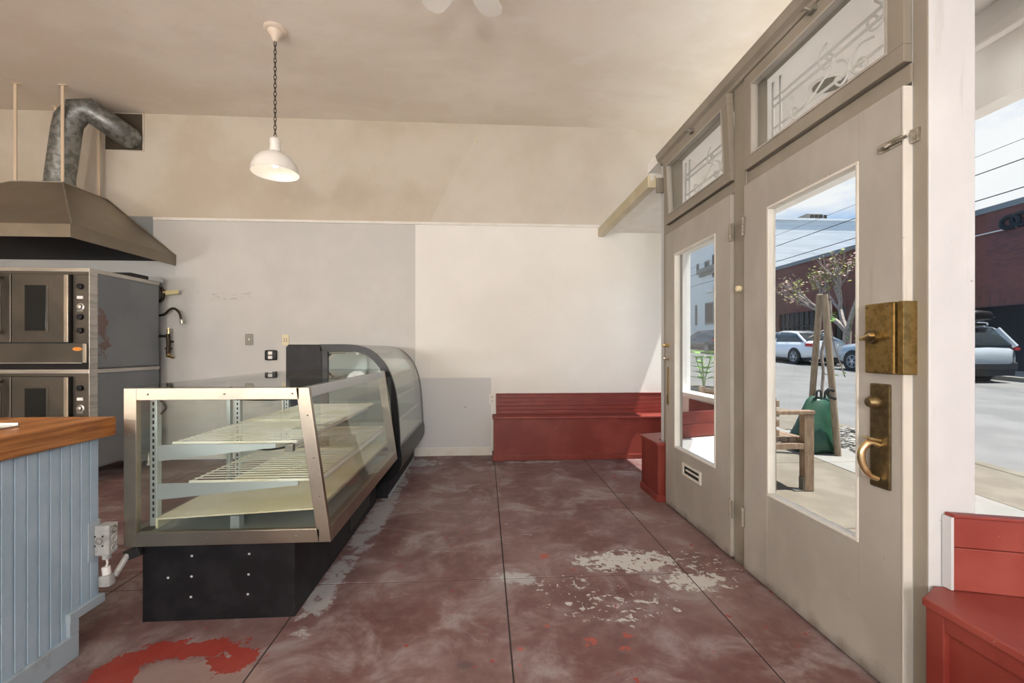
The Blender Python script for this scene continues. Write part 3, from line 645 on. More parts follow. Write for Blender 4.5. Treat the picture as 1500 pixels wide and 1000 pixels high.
# slotted standards, brackets, shelves
for yy in (y0 + .075, (y0 + y1) / 2, y1 - .09):
    st_ = box(xl + .055, xl + .085, yy, yy + .03, zb + .06, zt - .05).build('shelf_standard', M_['alu'], DC, bevel=.002)
    sl_ = MB()
    for q in range(20): sl_.box(xl + .066, xl + .074, yy - .0006, yy, zb + .10 + q * .028, zb + .116 + q * .028)
    sl_.build('slots', M_['dark'], st_)
    for zs, L in ((.800, .50), (.625, .60)):
        MB().prism([(xl + .085, zs - .085), (xl + .085, zs - .012), (xl + .10 + L, zs - .012), (xl + .10 + L, zs - .03)], yy + .010, yy + .016, 'y').build('shelf_bracket', M_['alu'], DC)
def shelf(za, xa, xc):
    sec = [(y0 + .06, 2.70), (2.73, y1 - .06)]
    for ya, yb in sec:
        m = MB(); r = .003
        n_ = int((yb - ya) / .040)
        for q in range(n_ + 1):
            yy = ya + (yb - ya) * q / n_; m.tube([(xa, yy, za + .006), (xc, yy, za + .006)], .0024, 5)
        for q in range(4):
            xx = xa + (xc - xa) * q / 3; m.tube([(xx, ya, za), (xx, yb, za)], .0038, 6)
        m.tube([(xa, ya, za), (xc, ya, za)], .0045, 6); m.tube([(xa, yb, za), (xc, yb, za)], .0045, 6)
        m.build('wire_shelf', M_['whitewire'], DC, smooth=True)
shelf(.800, -1.395, -.855); shelf(.625, -1.325, -.775)
for zs, xx in ((.785, -.915), (.61, -.80)):
    box(xx, xx + .035, y0 + .075, y0 + .105, zs - .035, zs).build('light_socket', M_['plate'], DC, bevel=.003)
    MB().cyl((xx + .018, y0 + .10, zs - .012), (xx + .018, y1 - .08, zs - .012), .010, 10).build('light_tube', M_['white'], DC, smooth=True)
MB().tube(smooth_path([Vector(q) for q in ((-.93, y0 + .11, .765), (-1.05, y0 + .2, .735), (-1.2, y0 + .3, .72), (-1.45, y0 + .2, .74))]), .005, 6).build('wiring', M_['rubber'], DC, smooth=True)
MB().tube(smooth_path([Vector(q) for q in ((-1.30, y0 + .12, 1.0), (-1.05, y0 + .25, .972), (-.85, y0 + .35, .99))]), .006, 6).build('wiring', M_['rubber'], DC, smooth=True)
MB().tube(smooth_path([Vector(q) for q in ((-1.47, y0 + .08, 1.0), (-1.44, y0 + .08, .96), (-1.46, y0 + .08, .93))]), .005, 6).build('wiring', M_['rubber'], DC, smooth=True)
MB().prism([(-1.47, .465), (-.78, .497), (-.755, .497), (-.745, .515), (-.741, .515), (-.75, .490), (-.78, .490), (-1.46, .459), (-1.46, .42), (-1.47, .42)], y0 + .06, y1 - .06, 'y').build('deck_pan', M_['pan'], DC)
box(xl + .04, xb - .05, y0 + .03, y1 - .03, zb + .002, zb + .03).build('well_floor', M_['alu'], DC)
box(-1.17, -1.13, y0 + .10, y0 + .14, zb + .03, .455).build('deck_support', M_['alu'], DC)

# ------------------------------------------------------------------ curved display case
CC = thing('curved_display_case', (-1.15, 4.35, 0), 'black curved-glass display case standing against the back wall', 'display case')
ya, yb = 3.68, 5.06
arch = []
pa = [(-1.33, 1.264), (-1.12, 1.264), (-1.02, 1.252), (-.93, 1.218), (-.855, 1.155), (-.795, 1.075), (-.752, .975), (-.725, .86), (-.708, .72), (-.698, .58), (-.690, .42)]
A = [Vector((x, 0, z)) for x, z in pa]; A = smooth_path(A, 4)
def off(P, d):
    out = []
    for i, p in enumerate(P):
        t = (P[min(i + 1, len(P) - 1)] - P[max(i - 1, 0)]).normalized(); nrm = Vector((-t.z, 0, t.x)); out.append(p - nrm * d if False else p + Vector((t.z, 0, -t.x)) * d * -1)
    return out
def band(P, Q, y0_, y1_):
    m = MB(); rings = []
    for p, q in zip(P, Q):
        rings.append([Vector((p.x, y0_, p.z)), Vector((p.x, y1_, p.z)), Vector((q.x, y1_, q.z)), Vector((q.x, y0_, q.z))])
    return m.loft(rings)
Ain = []
for i, p in enumerate(A):
    t = (A[min(i + 1, len(A) - 1)] - A[max(i - 1, 0)]).normalized(); Ain.append(p + Vector((t.z, 0, -t.x)) * .055)
Ag = [p + (q - p) * .09 for p, q in zip(A, Ain)]
band(A, Ain, ya, ya + .035).build('end_arch', M_['blackgloss'], CC, smooth=True, ang=50)
band(A, [p + (q - p) * .25 for p, q in zip(A, Ain)], yb - .03, yb).build('end_arch', M_['blackgloss'], CC, smooth=True, ang=50)
band(A, Ag, ya + .035, yb - .03).build('curved_glass', M_['caseglass'], CC, smooth=True, ang=50)
poly = [(-1.33, .42)] + [(p.x, p.z) for p in Ain] 
MB().prism(poly, ya + .014, ya + .019, 'y').build('end_glass', M_['caseglass'], CC)
MB().prism(poly, yb - .02, yb - .012, 'y').build('end_panel', M_['alu'], CC)
rb = MB().prism([(-1.60, .25), (-1.31, .25), (-1.31, 1.235), (-1.335, 1.262), (-1.58, 1.262), (-1.60, 1.24)], ya, yb, 'y').build('rear_housing', M_['black'], CC, bevel=.008)
box(-1.318, -1.268, ya - .002, ya + .03, .42, 1.215).build('rear_end_post', M_['blackgloss'], CC, bevel=.006)
belly = [(-1.60, .42), (-.690, .42), (-.678, .36), (-.680, .28), (-.70, .225), (-.74, .175), (-.79, .14), (-1.60, .14)]
MB().prism(belly, ya, yb, 'y').build('belly_panel', M_['blackgloss'], CC, smooth=True, ang=30)
box(-1.56, -.793, ya + .02, yb - .02, 0, .14).build('base', M_['black'], CC, bevel=.004)
box(-.797, -.787, ya + .03, yb - .03, 0, .02).build('base_strip', M_['alu'], CC)
for z, xr in ((1.0, -.83), (.80, -.78), (.62, -.74)):
    gs = box(-1.30, xr, ya + .05, yb - .05, z, z + .006).build('glass_shelf', M_['caseglass'], CC)
    box(xr, xr + .008, ya + .05, yb - .05, z - .012, z + .010).build('shelf_edge', M_['white'], gs)
box(-1.30, -.715, ya + .045, yb - .04, .42, .44).build('deck', M_['white'], CC)
box(-1.306, -1.296, ya + .05, yb - .05, .44, 1.2).build('rear_mirror', mat('mirror', (.75, .78, .77), .03, 1), CC)
MB().cyl((-1.05, ya + .06, 1.19), (-1.05, yb - .06, 1.19), .013, 10).build('light_tube', M_['white'], CC, smooth=True)

# ------------------------------------------------------------------ ovens
XO, YO = -3.498, 4.15
def oven(lab):
    O = thing('convection_oven', (-4.06, YO + .42, 1.045), lab, 'oven', 'stacked convection ovens')
    x0, x1, z0 = -4.63, XO, 1.045
    box(x0, x1, YO + .03, 4.99, z0 + .005, z0 + .895).build('body', M_['ovenside'], O, bevel=.004)
    box(x0, x1 + .006, YO + .0, 5.0, z0 + .865, z0 + .90).build('top_band', M_['steel'], O, bevel=.003)
    box(x1 - .0, x1 + .006, YO + .0, YO + .085, z0 + .0, z0 + .865).build('front_edge', M_['steel'], O, bevel=.002)
    box(x0, x1 - .003, YO + .002, YO + .035, z0 + .84, z0 + .865).build('top_fascia', M_['darksteel'], O)
    cp = box(-3.638, x1 - .004, YO + .008, YO + .035, z0 + .23, z0 + .84).build('control_panel', M_['darksteel'], O, bevel=.002)
    xk = -3.572
    for z, k in ((.735, 'dk'), (.555, 'ring'), (.465, 'dk2'), (.345, 'knob')):
        if k == 'ring':
            MB().lathe([(.034, 0), (.034, .004), (.022, .008), (.020, .022), (.014, .024)], (xk, YO + .008, z0 + z), 20, (0, -1, 0)).build('dial', M_['steel'], cp, smooth=True)
        else:
            MB().lathe([(.026, 0), (.024, .018), (.014, .020)], (xk, YO + .008, z0 + z), 18, (0, -1, 0)).build('knob', M_['blackgloss'], cp, smooth=True)
    for z in (.625, .51): box(xk - .028, xk + .024, YO + .002, YO + .008, z0 + z, z0 + z + .026).build('rocker_switch', M_['white'] if z > .6 else M_['plate'], cp, bevel=.002)
    for xa, xb_, side in ((-4.11, -3.645, 1), (-4.58, -4.115, -1)):
        d_ = box(xa, xb_, YO - .030, YO + .03, z0 + .235, z0 + .838).build('oven_door', M_['darksteel'], O, bevel=.006)
        wx = -3.997 if side > 0 else -4.38
        w_ = box(wx - .012, wx + .187, YO - .034, YO - .029, z0 + .33, z0 + .75).build('window_bezel', M_['darksteel'], d_, bevel=.008)
        box(wx, wx + .175, YO - .0355, YO - .031, z0 + .342, z0 + .738).build('window_glass', M_['darkwin'], d_, bevel=.003)
        if side > 0: box(xb_ - .034, xb_ + .002, YO - .034, YO - .02, z0 + .24, z0 + .833).build('door_trim', M_['steelfr'], d_, bevel=.004)
        else:
            hx = -4.185
            MB().tube(smooth_path([Vector((hx, YO - .03, z0 + .33)), Vector((hx, YO - .075, z0 + .34)), Vector((hx, YO - .075, z0 + .55)), Vector((hx, YO - .075, z0 + .79)), Vector((hx, YO - .03, z0 + .80))]), .014, 10).build('door_handle', M_['steelfr'], d_, smooth=True)
    lp = box(x0, -3.532, YO - .022, YO + .03, z0 + .052, z0 + .229).build('lower_panel', M_['darksteel'], O, bevel=.004)
    box(-3.532, -3.505, YO - .02, YO + .03, z0 + .06, z0 + .229).build('panel_end', M_['steelfr'], O, bevel=.002)
    box(x0, -3.535, YO - .026, YO - .02, z0 + .055, z0 + .062).build('panel_lip', M_['steel'], O)
    box(x0, x1 - .002, YO + .01, YO + .035, z0 + .0, z0 + .052).build('toe_gap', M_['dark'], O)
    box(x1 - .001, x1 + .003, YO + .085, 4.99, z0 + .02, z0 + .85).build('side_panel', M_['ovenpanel'], O, bevel=.001)
    return O, lp
t = NT('stained_grey_side_panel'); p = t.pos(); X, Y, Z = t.sep(p)
c = t.mix(t.step(t.noise(p, 1.8, 6), .35, .65), (.165, .18, .20), (.205, .22, .24))
dY = t.m_('DIVIDE', t.m_('SUBTRACT', Y, 4.30), .12); dZ = t.m_('DIVIDE', t.m_('SUBTRACT', Z, 1.36), .30)
rr = t.m_('SQRT', t.m_('ADD', t.m_('MULTIPLY', dY, dY), t.m_('MULTIPLY', dZ, dZ)))
rm = t.step(t.m_('SUBTRACT', t.noise(p, 9, 7, .65), t.m_('MULTIPLY', rr, .22)), .38, .48)
c = t.mix(t.m_('MULTIPLY', rm, .7), c, (.14, .062, .035)); M_['ovenpanel'] = t.fin(c, .5, .2)
O1, lp = oven('upper dark steel convection oven with orange sticker, under the hood')
q = onY(113, 511, YO - .024); MB().lathe([(.04, 0), (.04, .002), (.03, .002)], (q.x, YO - .022, q.z), 20, (0, -1, 0)).build('sticker', M_['sticker'], lp)
lp.children[0].scale = (1, 1, .35) if False else (1, 1, 1)
sk = lp.children[0].data
zc = sum(v.co.z for v in sk.vertices) / len(sk.vertices)
for v in sk.vertices: v.co.z = zc + (v.co.z - zc) * .42
O2 = dup(O1); O2.location.z -= .90; O2['label'] = 'lower dark steel convection oven carrying the other oven'
for ch in O2.children:
    for g in list(ch.children):
        if g.name.startswith('sticker'): bpy.data.objects.remove(g)
for x in (-4.58, -3.55):
    for yy in (YO + .09, 4.93):
        c_ = MB().lathe([(.028, 0), (.028, .02), (.02, .03), (.02, .15)], (x, yy, 0), 12).build('leg', M_['steel'], None, smooth=True)
        c_.parent = O2; c_.location = -ORG[O1.name] + Vector((0, 0, .90))
# top shelf corner behind the oven, gas pipes
FV = thing('oven_flue_box', (-3.62, 4.98, 1.945), 'dark flue box on top of the upper oven by the wall', 'flue')
MB().box(-4.2, -3.50, 4.62, 5.0, 1.946, 1.985).build('flue_body', M_['rubber'], FV, bevel=.004)
box(-3.51, -3.495, 4.85, 5.06, 1.948, 1.985).build('flue_end', M_['alu'], FV, bevel=.004)
GP = thing('gas_pipe', (-3.4, 5.05, 1.0), 'brass and iron gas pipe with valve beside the oven', 'pipe')
def W5(u, v, y=5.08): return onY(u, v, y)
def px_tube(name, pts, r, m, par, y=5.08, sm=True):
    P = [W5(*q, y) for q in pts]; return MB().tube(smooth_path(P) if sm else P, r, 10).build(name, M_[m], par, smooth=True)
px_tube('valve_body', [(246, 489), (247, 505), (246, 518)], .020, 'chain', GP, sm=False)
px_tube('inlet', [(228, 492), (247, 492)], .014, 'rubber', GP, sm=False)
px_tube('flange', [(247, 509), (247, 511.5)], .034, 'chain', GP, sm=False)
px_tube('brass_top', [(247, 480), (247, 489)], .015, 'brassbr', GP, sm=False)
MB().ball(W5(247, 520), .026, 12).build('elbow', M_['brass'], GP, smooth=True)
MB().cyl(W5(248, 521), W5(251, 523) + Vector((0, .03, 0)), .02, 12).build('outlet_end', M_['brassbr'], GP, smooth=True)
MB().cyl(W5(247, 500), W5(247, 500) + Vector((0, .07, 0)), .012, 8).build('wall_stub', M_['chain'], GP, smooth=True)
FH = thing('flex_hose', (-3.35, 5.05, 1.4), 'dark curved gas hose with steel end beside the oven', 'hose')
px_tube('hose', [(232, 462), (241, 460), (249, 453), (256, 452), (263, 459), (266, 470)], .012, 'chain', FH)
px_tube('fitting', [(266, 468), (267, 474)], .019, 'chrome', FH, sm=False)
GH = thing('gas_hose', (-3.45, 5.05, 1.7), 'short bent gas hose with yellow paper tag behind the oven top', 'hose')
px_tube('hose', [(232, 442), (238, 437), (239, 428), (236, 421)], .018, 'chain', GH)
MB().ball(W5(240, 428), .018, 10).build('brass_nut', M_['brassbr'], GH, smooth=True)
q = W5(252, 428); MB().obox(q, (.14, .004, .045), Matrix.Rotation(-.1, 3, 'Y')).build('paper_tag', mat('yellow_tag', (.75, .68, .35), .7), GH)

# ------------------------------------------------------------------ hood, duct, hangers
HD = thing('exhaust_hood', (-4.38, 4.5, 2.15), 'brown-toned steel exhaust hood hung over the stacked ovens', 'hood')
hx0, hx1, hy0, hy1, hz0, hz1, hz2 = -5.343, -3.417, 3.883, YB - .01, 2.15, 2.26, 2.865
tx0, tx1, ty0 = -4.623, -4.137, 4.622
e = .012
# lip
MB().box(hx0, hx1, hy0, hy0 + e, hz0, hz1).build('front_lip', M_['hoodsteel'], HD, bevel=.002)
MB().box(hx1 - e, hx1, hy0 + e, hy1, hz0, hz1).build('side_lip', M_['hoodsteel'], HD, bevel=.002)
MB().box(hx0, hx0 + e, hy0 + e, hy1, hz0, hz1).build('side_lip', M_['hoodsteel'], HD, bevel=.002)
MB().box(hx0 + e, hx1 - e, hy0 + .05, hy1, hz0 + .05, hz0 + .06).build('underside_baffle', M_['dark'], HD)
def slab4(P, n, name):
    n = Vector(n).normalized() * e; m = MB(); P = [Vector(q) for q in P]
    m.add(P + [q - n for q in P], [(0, 1, 2, 3), (7, 6, 5, 4), (0, 4, 5, 1), (1, 5, 6, 2), (2, 6, 7, 3), (3, 7, 4, 0)]); m.build(name, M_['hoodsteel'], HD)
slab4([(hx0, hy0, hz1), (hx1, hy0, hz1), (tx1, ty0, hz2), (tx0, ty0, hz2)], (0, -1, 1), 'front_panel')
slab4([(hx1, hy0, hz1), (hx1, hy1, hz1), (tx1, hy1, hz2), (tx1, ty0, hz2)], (1, 0, 1), 'side_panel')
slab4([(hx0, hy1, hz1), (hx0, hy0, hz1), (tx0, ty0, hz2), (tx0, hy1, hz2)], (-1, 0, 1), 'side_panel')
MB().box(tx0, tx1, ty0, hy1, hz2 - e, hz2).build('top_panel', M_['hoodsteel'], HD)
MB().tube([(hx1, hy0 + .01, hz1), (tx1, ty0, hz2 + .002), (tx1, hy1, hz2 + .002)], .007, 6).build('edge_seam', M_['steel'], HD)
MB().tube([(tx1 + .002, hy1 - .01, hz2), (hx1 + .002, hy1 - .01, hz1), ], .010, 6).build('edge_seam', M_['steelfr'], HD)
MB().tube([(tx0, ty0 - .002, hz2), (tx1, ty0 - .002, hz2)], .006, 6).build('edge_seam', M_['steel'], HD)
for x, yv in ((tx0 + .03, ty0 + .02), (tx1 - .02, ty0 + .02), (tx1 - .02, hy1 - .09), (tx0 + .03, hy1 - .09)):
    rd = box(x - .014, x + .014, yv - .005, yv + .005, hz2, CZ - .001).build('hanger_strap', M_['rod'], HD, bevel=.002)
    box(x - .03, x + .045, yv - .015, yv + .015, CZ - .008, CZ - .001).build('ceiling_tab', M_['rod'], rd)
DU = thing('exhaust_duct', (-4.4, 4.78, hz2), 'dimpled galvanised round duct elbowing from hood into wall', 'duct')
cxd, cyd, rdu = onY(88, 268, 4.78).x, 4.78, .118
ztop = onY(130, 180, 4.87).z
hxw, hzw = onY(180, 196, YB).x, onY(180, 196, YB).z
hxw, hzw = onY(190, 201, YB - .03).x, onY(190, 201, YB - .03).z
MB().lathe([(rdu + .012, 0), (rdu + .012, .03), (rdu, .035), (rdu, .06)], (cxd, cyd, hz2 + .001), 28).build('collar', M_['galv'], DU, smooth=True)
E1 = onY(101, 168, cyd); Pe = Vector((hxw, YB - .10, hzw)); K = onY(128, 160, cyd + .06)
pth = [Vector((cxd, cyd, hz2 + .03)), Vector((cxd, cyd, hz2 + .10)), E1 + Vector((-.02, 0, -.16)), E1 + Vector((0, 0, -.06)), (E1 + K) / 2 + Vector((0, 0, .015)), K, Pe + (K - Pe) * .35, Pe, Pe + Vector((0, .092, 0))]
MB().tube(pth, rdu, 24).build('pipe', M_['galv'], DU, smooth=True, ang=60)
hl = onY(155, 167, YB); hr = onY(210, 221, YB)
VO = thing('duct_opening', (hxw, YB, hr.z), 'dark square wall opening that the galvanised duct enters', 'opening')
box(hl.x, hr.x, YB - .006, YB - .001, hr.z, CZ - .01).build('dark_board', M_['hole'], VO)
for q in ((hl.x - .008, hr.x + .008, hr.z - .008, hr.z),): box(q[0], q[1], YB - .012, YB - .0005, q[2], q[3]).build('edge_trim', M_['wall'], VO)
box(hr.x, hr.x + .010, YB - .012, YB - .0005, hr.z, CZ - .005).build('edge_trim', M_['wall'], VO)

# ------------------------------------------------------------------ pendant lamp
def pendant(x, y, lab, drop=.86):
    L = thing('pendant_lamp', (x, y, CZ), lab, 'pendant lamp')
    MB().lathe([(.085, 0), (.085, -.012), (.075, -.022), (.060, -.026), (.055, -.040), (.035, -.060), (.025, -.090), (.012, -.105)], (x, y, CZ - .001), 28).build('ceiling_canopy', M_['canopy'], L, smooth=True)
    m = MB(); z = CZ - .105; k = 0
    while z > CZ - drop:
        a = []
        for q in range(14):
            th = 2 * PI * q / 14; dx = .010 * math.cos(th); dz = .021 * math.sin(th)
            a.append((x + dx, y, z - .018 + dz) if k % 2 == 0 else (x, y + dx, z - .018 + dz))
        m.tube(a, .0032, 5, True); z -= .034; k += 1
    m.build('chain', M_['chain'], L, smooth=True)
    zs = z
    MB().lathe([(.010, .006), (.022, .0), (.036, -.010), (.040, -.02), (.040, -.045), (.037, -.05), (.045, -.125)], (x, y, zs), 24).build('socket_cap', M_['enamel'], L, smooth=True)
    so = [(.044, -.115), (.075, -.130), (.115, -.155), (.148, -.19), (.170, -.235), (.180, -.28), (.184, -.292)]
    pr = so + [(r - .005, z_ + .001) for r, z_ in reversed(so)]
    MB().lathe(pr, (x, y, zs), 36, caps=False).build('lamp_shade', M_['enamel'], L, smooth=True, ang=60)
    MB().ball((x, y, zs - .20), .032, 14, (1, 1, 1.3)).build('bulb', M_['bulb'], L, smooth=True)
    return L, zs
PX = onZ(403, 42, CZ)
pendant(PX.x, PX.y, 'white enamel dome pendant lamp on a dark chain')

# ------------------------------------------------------------------ ceiling fan (only two blade tips reach into the photograph)
fc = onZ(679, -52, 3.50); FN = thing('ceiling_fan', (fc.x, fc.y, CZ), 'white ceiling fan with broad rounded blades', 'fan')
fz = 3.50
MB().lathe([(.07, 0), (.07, -.02), (.05, -.05), (.02, -.06)], (fc.x, fc.y, CZ - .001), 24).build('ceiling_canopy', M_['enamel'], FN, smooth=True)
MB().cyl((fc.x, fc.y, CZ - .05), (fc.x, fc.y, fz + .05), .012, 10).build('down_rod', M_['enamel'], FN, smooth=True)
MB().lathe([(.03, .07), (.085, .06), (.10, .02), (.10, -.02), (.07, -.05), (.02, -.055)], (fc.x, fc.y, fz), 28).build('motor_housing', M_['enamel'], FN, smooth=True)
for k in range(6):
    a = math.radians(90 + 4 - 30 + 60 * k); m = MB()
    pl_ = [(.11, -.04), (.17, -.065), (.30, -.085), (.38, -.082), (.425, -.06), (.445, 0), (.425, .06), (.38, .082), (.30, .085), (.17, .065), (.11, .04)]
    m.prism(pl_, -.004, .004); m.xform(Matrix.Translation((fc.x, fc.y, fz + .0)) @ Matrix.Rotation(a, 4, 'Z') @ Matrix.Rotation(.14, 4, 'X'))
    m.build('blade', M_['enamel'], FN, bevel=.002, seg=1)

# ------------------------------------------------------------------ wall plates
def plate(name, u, v, w, h, m, lab, holes, y=YB, hm='dark', cat='outlet', depth=.010, bev=.004):
    q = onY(u, v, y); P = thing(name, (q.x, y, q.z), lab, cat)
    box(q.x - w / 2, q.x + w / 2, y - depth, y - .0005, q.z - h / 2, q.z + h / 2).build('cover_plate', M_[m], P, bevel=bev)
    for dx, dz, sx, sz in holes: box(q.x + dx - sx / 2, q.x + dx + sx / 2, y - depth - .003, y - depth + .002, q.z + dz - sz / 2, q.z + dz + sz / 2).build('face', M_[hm], P, bevel=.0008, seg=1)
plate('light_switch', 365.5, 497, .085, .125, 'plate', 'grey steel switch plate on the wall between oven and curved case', [(0, 0, .014, .026)], hm='white', cat='switch')
plate('surface_outlet', 398, 520, .13, .115, 'blackgloss', 'black surface-mounted double outlet with white sockets', [(-.0, .024, .045, .035), (.0, -.024, .045, .035)], hm='white', depth=.035, bev=.018)
plate('wall_outlet', 418.5, 498, .075, .125, 'ivory', 'ivory wall outlet touching the top of the curved case', [(-.012, .012, .010, .010), (.014, .012, .010, .010), (-.012, -.012, .010, .010), (.014, -.012, .010, .010)])
plate('wall_outlet', 721, 584, .072, .118, 'white', 'white duplex outlet beside the slatted bench back', [(0, .024, .03, .028), (0, -.024, .03, .028)], hm='chip')
q = onY(681.5, 596, YB); HK = MB().cyl((q.x, YB - .001, q.z), (q.x, YB - .012, q.z), .006, 8).build('nail', M_['chain'], None, origin=(q.x, YB, q.z)); tag(HK, 'small dark nail in the grey wall patch', 'nail')
q = onY(697, 205, YB); hk = MB().tube([(q.x, YB - .001, q.z + .01), (q.x, YB - .03, q.z + .012), (q.x + .01, YB - .035, q.z - .02), (q.x + .015, YB - .02, q.z - .03)], .005, 6).build('wall_hook', M_['ivory'], None, origin=(q.x, YB, q.z)); tag(hk, 'small painted hook in the upper beige wall', 'hook')

# ------------------------------------------------------------------ added fill lamps behind the camera that brighten the room (opal globes)
em = NT('added_globe_light'); em.fin((.9, .88, .84), .4); em.b.inputs['Emission Color'].default_value = (1, .975, .94, 1); GLOBE = 88.0; em.b.inputs['Emission Strength'].default_value = GLOBE
def globe(x, y, lab):
    L = thing('added_globe_lamp', (x, y, CZ), lab, 'pendant lamp', 'added globe fill lamps in the unseen part of the shop')
    MB().lathe([(.07, 0), (.07, -.02), (.03, -.04), (.012, -.05)], (x, y, CZ - .001), 20).build('ceiling_canopy', M_['enamel'], L, smooth=True)
    MB().cyl((x, y, CZ - .04), (x, y, 1.70), .009, 8).build('stem', M_['chain'], L, smooth=True)
    MB().ball((x, y, 1.52), .21, 20).build('globe', em.m, L, smooth=True)
for x, y in ((.0, -1.5), (.0, -4.0), (-2.5, -1.5), (-2.5, -4.0), (-5.0, -1.5), (-5.0, -4.0)): globe(x, y, 'added opal globe fill lamp on a dark stem, brightening the shop')

# ------------------------------------------------------------------ street
SL = .05
def gz(y): return SL * y - .33
def sloped(x0, x1, y0, y1, dz, th, name, m, par=None, bevel=0):
    o = MB(); vs = []
    for zz in (-th, 0):
        for y in (y0, y1):
            for x in (x0, x1): vs.append((x, y, gz(y) + dz + zz))
    o.add(vs, [(0, 2, 3, 1), (4, 5, 7, 6), (0, 1, 5, 4), (2, 6, 7, 3), (0, 4, 6, 2), (1, 3, 7, 5)])
    return o.build(name, m, par, bevel=bevel, seg=1)
st(sloped(5.3, 15.6, -30, 75, 0, .3, 'street', M_['asphalt']), 'sunlit grey asphalt street sloping uphill', 'street')
SW = thing('sidewalk', (3.8, 4, gz(4) + .13), 'sunlit concrete sidewalk outside the shop', 'sidewalk', kind='structure')
sloped(FX1 + .0, 5.3, -30, 75, .120, .3, 'sidewalk_bed', M_['walklight'], SW)
ysw = [-6 + 1.5 * k for k in range(17)]
for k in range(len(ysw) - 1):
    a, b = ysw[k] + .006, ysw[k + 1] - .006
    sloped(FX1 + .04, 3.62, a, b, .132, .05, 'paving_slab', M_['walk'], SW, .003)
    sloped(3.632, 4.20, a, b, .133, .05, 'paving_slab', M_['walklight'], SW, .003)
    if not (4.4 < (a + b) / 2 < 6.1): sloped(4.212, 5.14, a, b, .132, .05, 'paving_slab', M_['walk'], SW, .003)
sloped(5.15, 5.32, -30, 75, .134, .3, 'curb', M_['walk'], SW, .015)
st(sloped(15.6, 18.0, -30, 75, .13, .3, 'far_sidewalk', M_['walklight']), 'pale sidewalk across the street', 'sidewalk')
# pebbles in the tree basin
m = MB(); rnd = random.Random(3)
for _ in range(260):
    x, y = rnd.uniform(4.25, 5.12), rnd.uniform(4.55, 5.95); r = rnd.uniform(.022, .05)
    m.ball((x, y, gz(y) + .135 + r * .3), r, 6, (1, rnd.uniform(.7, 1.2), .6))
tag(m.build('pebbles', M_['pebble']), 'pale loose stones around the staked street tree', 'stones', kind='stuff')
# outdoor bench
OBN = thing('wooden_bench', (2.62, 4.4, gz(3.7) + .13), 'weathered wooden armchair bench on the sidewalk against the shop front', 'bench')
by0, by1, bx0, bx1 = 3.69, 5.0, 2.475, 2.86
def gb(y): return gz(y) + .132
for yy in (by0, by1 - .07):
    box(bx1 - .085, bx1, yy, yy + .07, gb(yy + .07), .655).build('front_leg', M_['outwood'], OBN, bevel=.004)
    box(bx0, bx0 + .045, yy, yy + .07, gb(yy + .07), .80).build('back_post', M_['outwood'], OBN, bevel=.004)
    box(bx0 + .046, bx1 + .01, yy - .005, yy + .075, .656, .69).build('armrest', M_['outwood'], OBN, bevel=.008)
    box(bx0 + .046, bx1 - .086, yy + .002, yy + .068, .355, .405).build('side_rail', M_['outwood'], OBN, bevel=.004)
for k in range(4): box(bx0 + .05 + k * .078, bx0 + .05 + k * .078 + .072, by0 + .075, by1 - .075, .405, .445).build('seat_slat', M_['outwood'], OBN, bevel=.004)
box(bx1 - .06, bx1 - .02, by0 + .071, by1 - .071, .345, .404).build('front_rail', M_['outwood'], OBN, bevel=.004)
for k in range(4): box(bx0 + .046, bx0 + .072, by0 + .0, by1, .47 + k * .085, .47 + k * .085 + .055).build('back_slat', M_['outwood'], OBN, bevel=.004)
MB().box(bx1 - .17, bx1 - .085, by0 + .005, by0 + .06, gb(by0), gb(by0) + .012).box(bx1 - .096, bx1 - .0855, by0 + .005, by0 + .06, gb(by0) + .012, gb(by0) + .12).build('angle_bracket', M_['plate'], OBN)
# staked tree with watering bag
ZB = gz(5.25) + .13
def sk(u, v, y): return onY(u, v, y)
def stake(p0, p1, lab):
    o = MB().tube([p0, p1], .034, 10); return tag(o.build('tree_stake', M_['stake'], None, origin=p0, smooth=True), lab, 'stake')
sA0 = onZ(1228, 664, ZB); sA1 = onY(1207.5, 431, sA0.y - .02)
stake(sA0 - Vector((0, 0, .06)), sA1, 'leaning wooden tree stake in front of the green watering bag')
sB0 = onY(1184, 648, sA0.y + .45); sB0.z = gz(sB0.y) + .13; sB1 = onY(1201, 431, sA0.y + .09)
stake(sB0 - Vector((0, 0, .06)), sB1, 'leaning wooden tree stake behind the green watering bag')
YT = sA0.y + .22
tb = onY(1203, 645, YT); tb.z = gz(YT) + .13
YTR = thing('young_tree', tb, 'thin young street tree tied between two wooden stakes', 'tree')
st_p = [tb, onY(1202, 600, YT), onY(1206, 545, YT), onY(1204, 515, YT), onY(1216, 470, YT), onY(1215, 440, YT)]
MB().tube(smooth_path(st_p), .016, 8).build('stem', M_['bark'], YTR, smooth=True)
for pts in ([(1206, 520), (1192, 530), (1186, 528)], [(1205, 545), (1212, 548), (1220, 540)], [(1216, 470), (1222, 505), (1232, 535), (1238, 552)], [(1213, 480), (1190, 492), (1185, 494)]):
    MB().tube(smooth_path([onY(*q, YT) for q in pts]), .007, 6).build('twig', M_['bark'], YTR, smooth=True)
lf = MB()
for cu, cv, n_ in ((1217, 462, 16), (1215, 474, 10), (1230, 545, 4)):
    for _ in range(n_):
        c0_ = onY(cu + rnd.uniform(-5, 5), cv + rnd.uniform(-6, 6), YT) + Vector((0, rnd.uniform(-.06, .06), 0))
        R_ = Matrix.Rotation(rnd.uniform(0, 6), 3, 'Z') @ Matrix.Rotation(rnd.uniform(-1, 1), 3, 'X'); s_ = rnd.uniform(.018, .03)
        lf.add([c0_ + R_ @ Vector(q) * s_ for q in ((-1.3, 0, 0), (0, -.6, .1), (1.3, 0, 0), (0, .6, .1))], [(0, 1, 2, 3)])
lf.build('leaves', M_['leaf'], YTR)
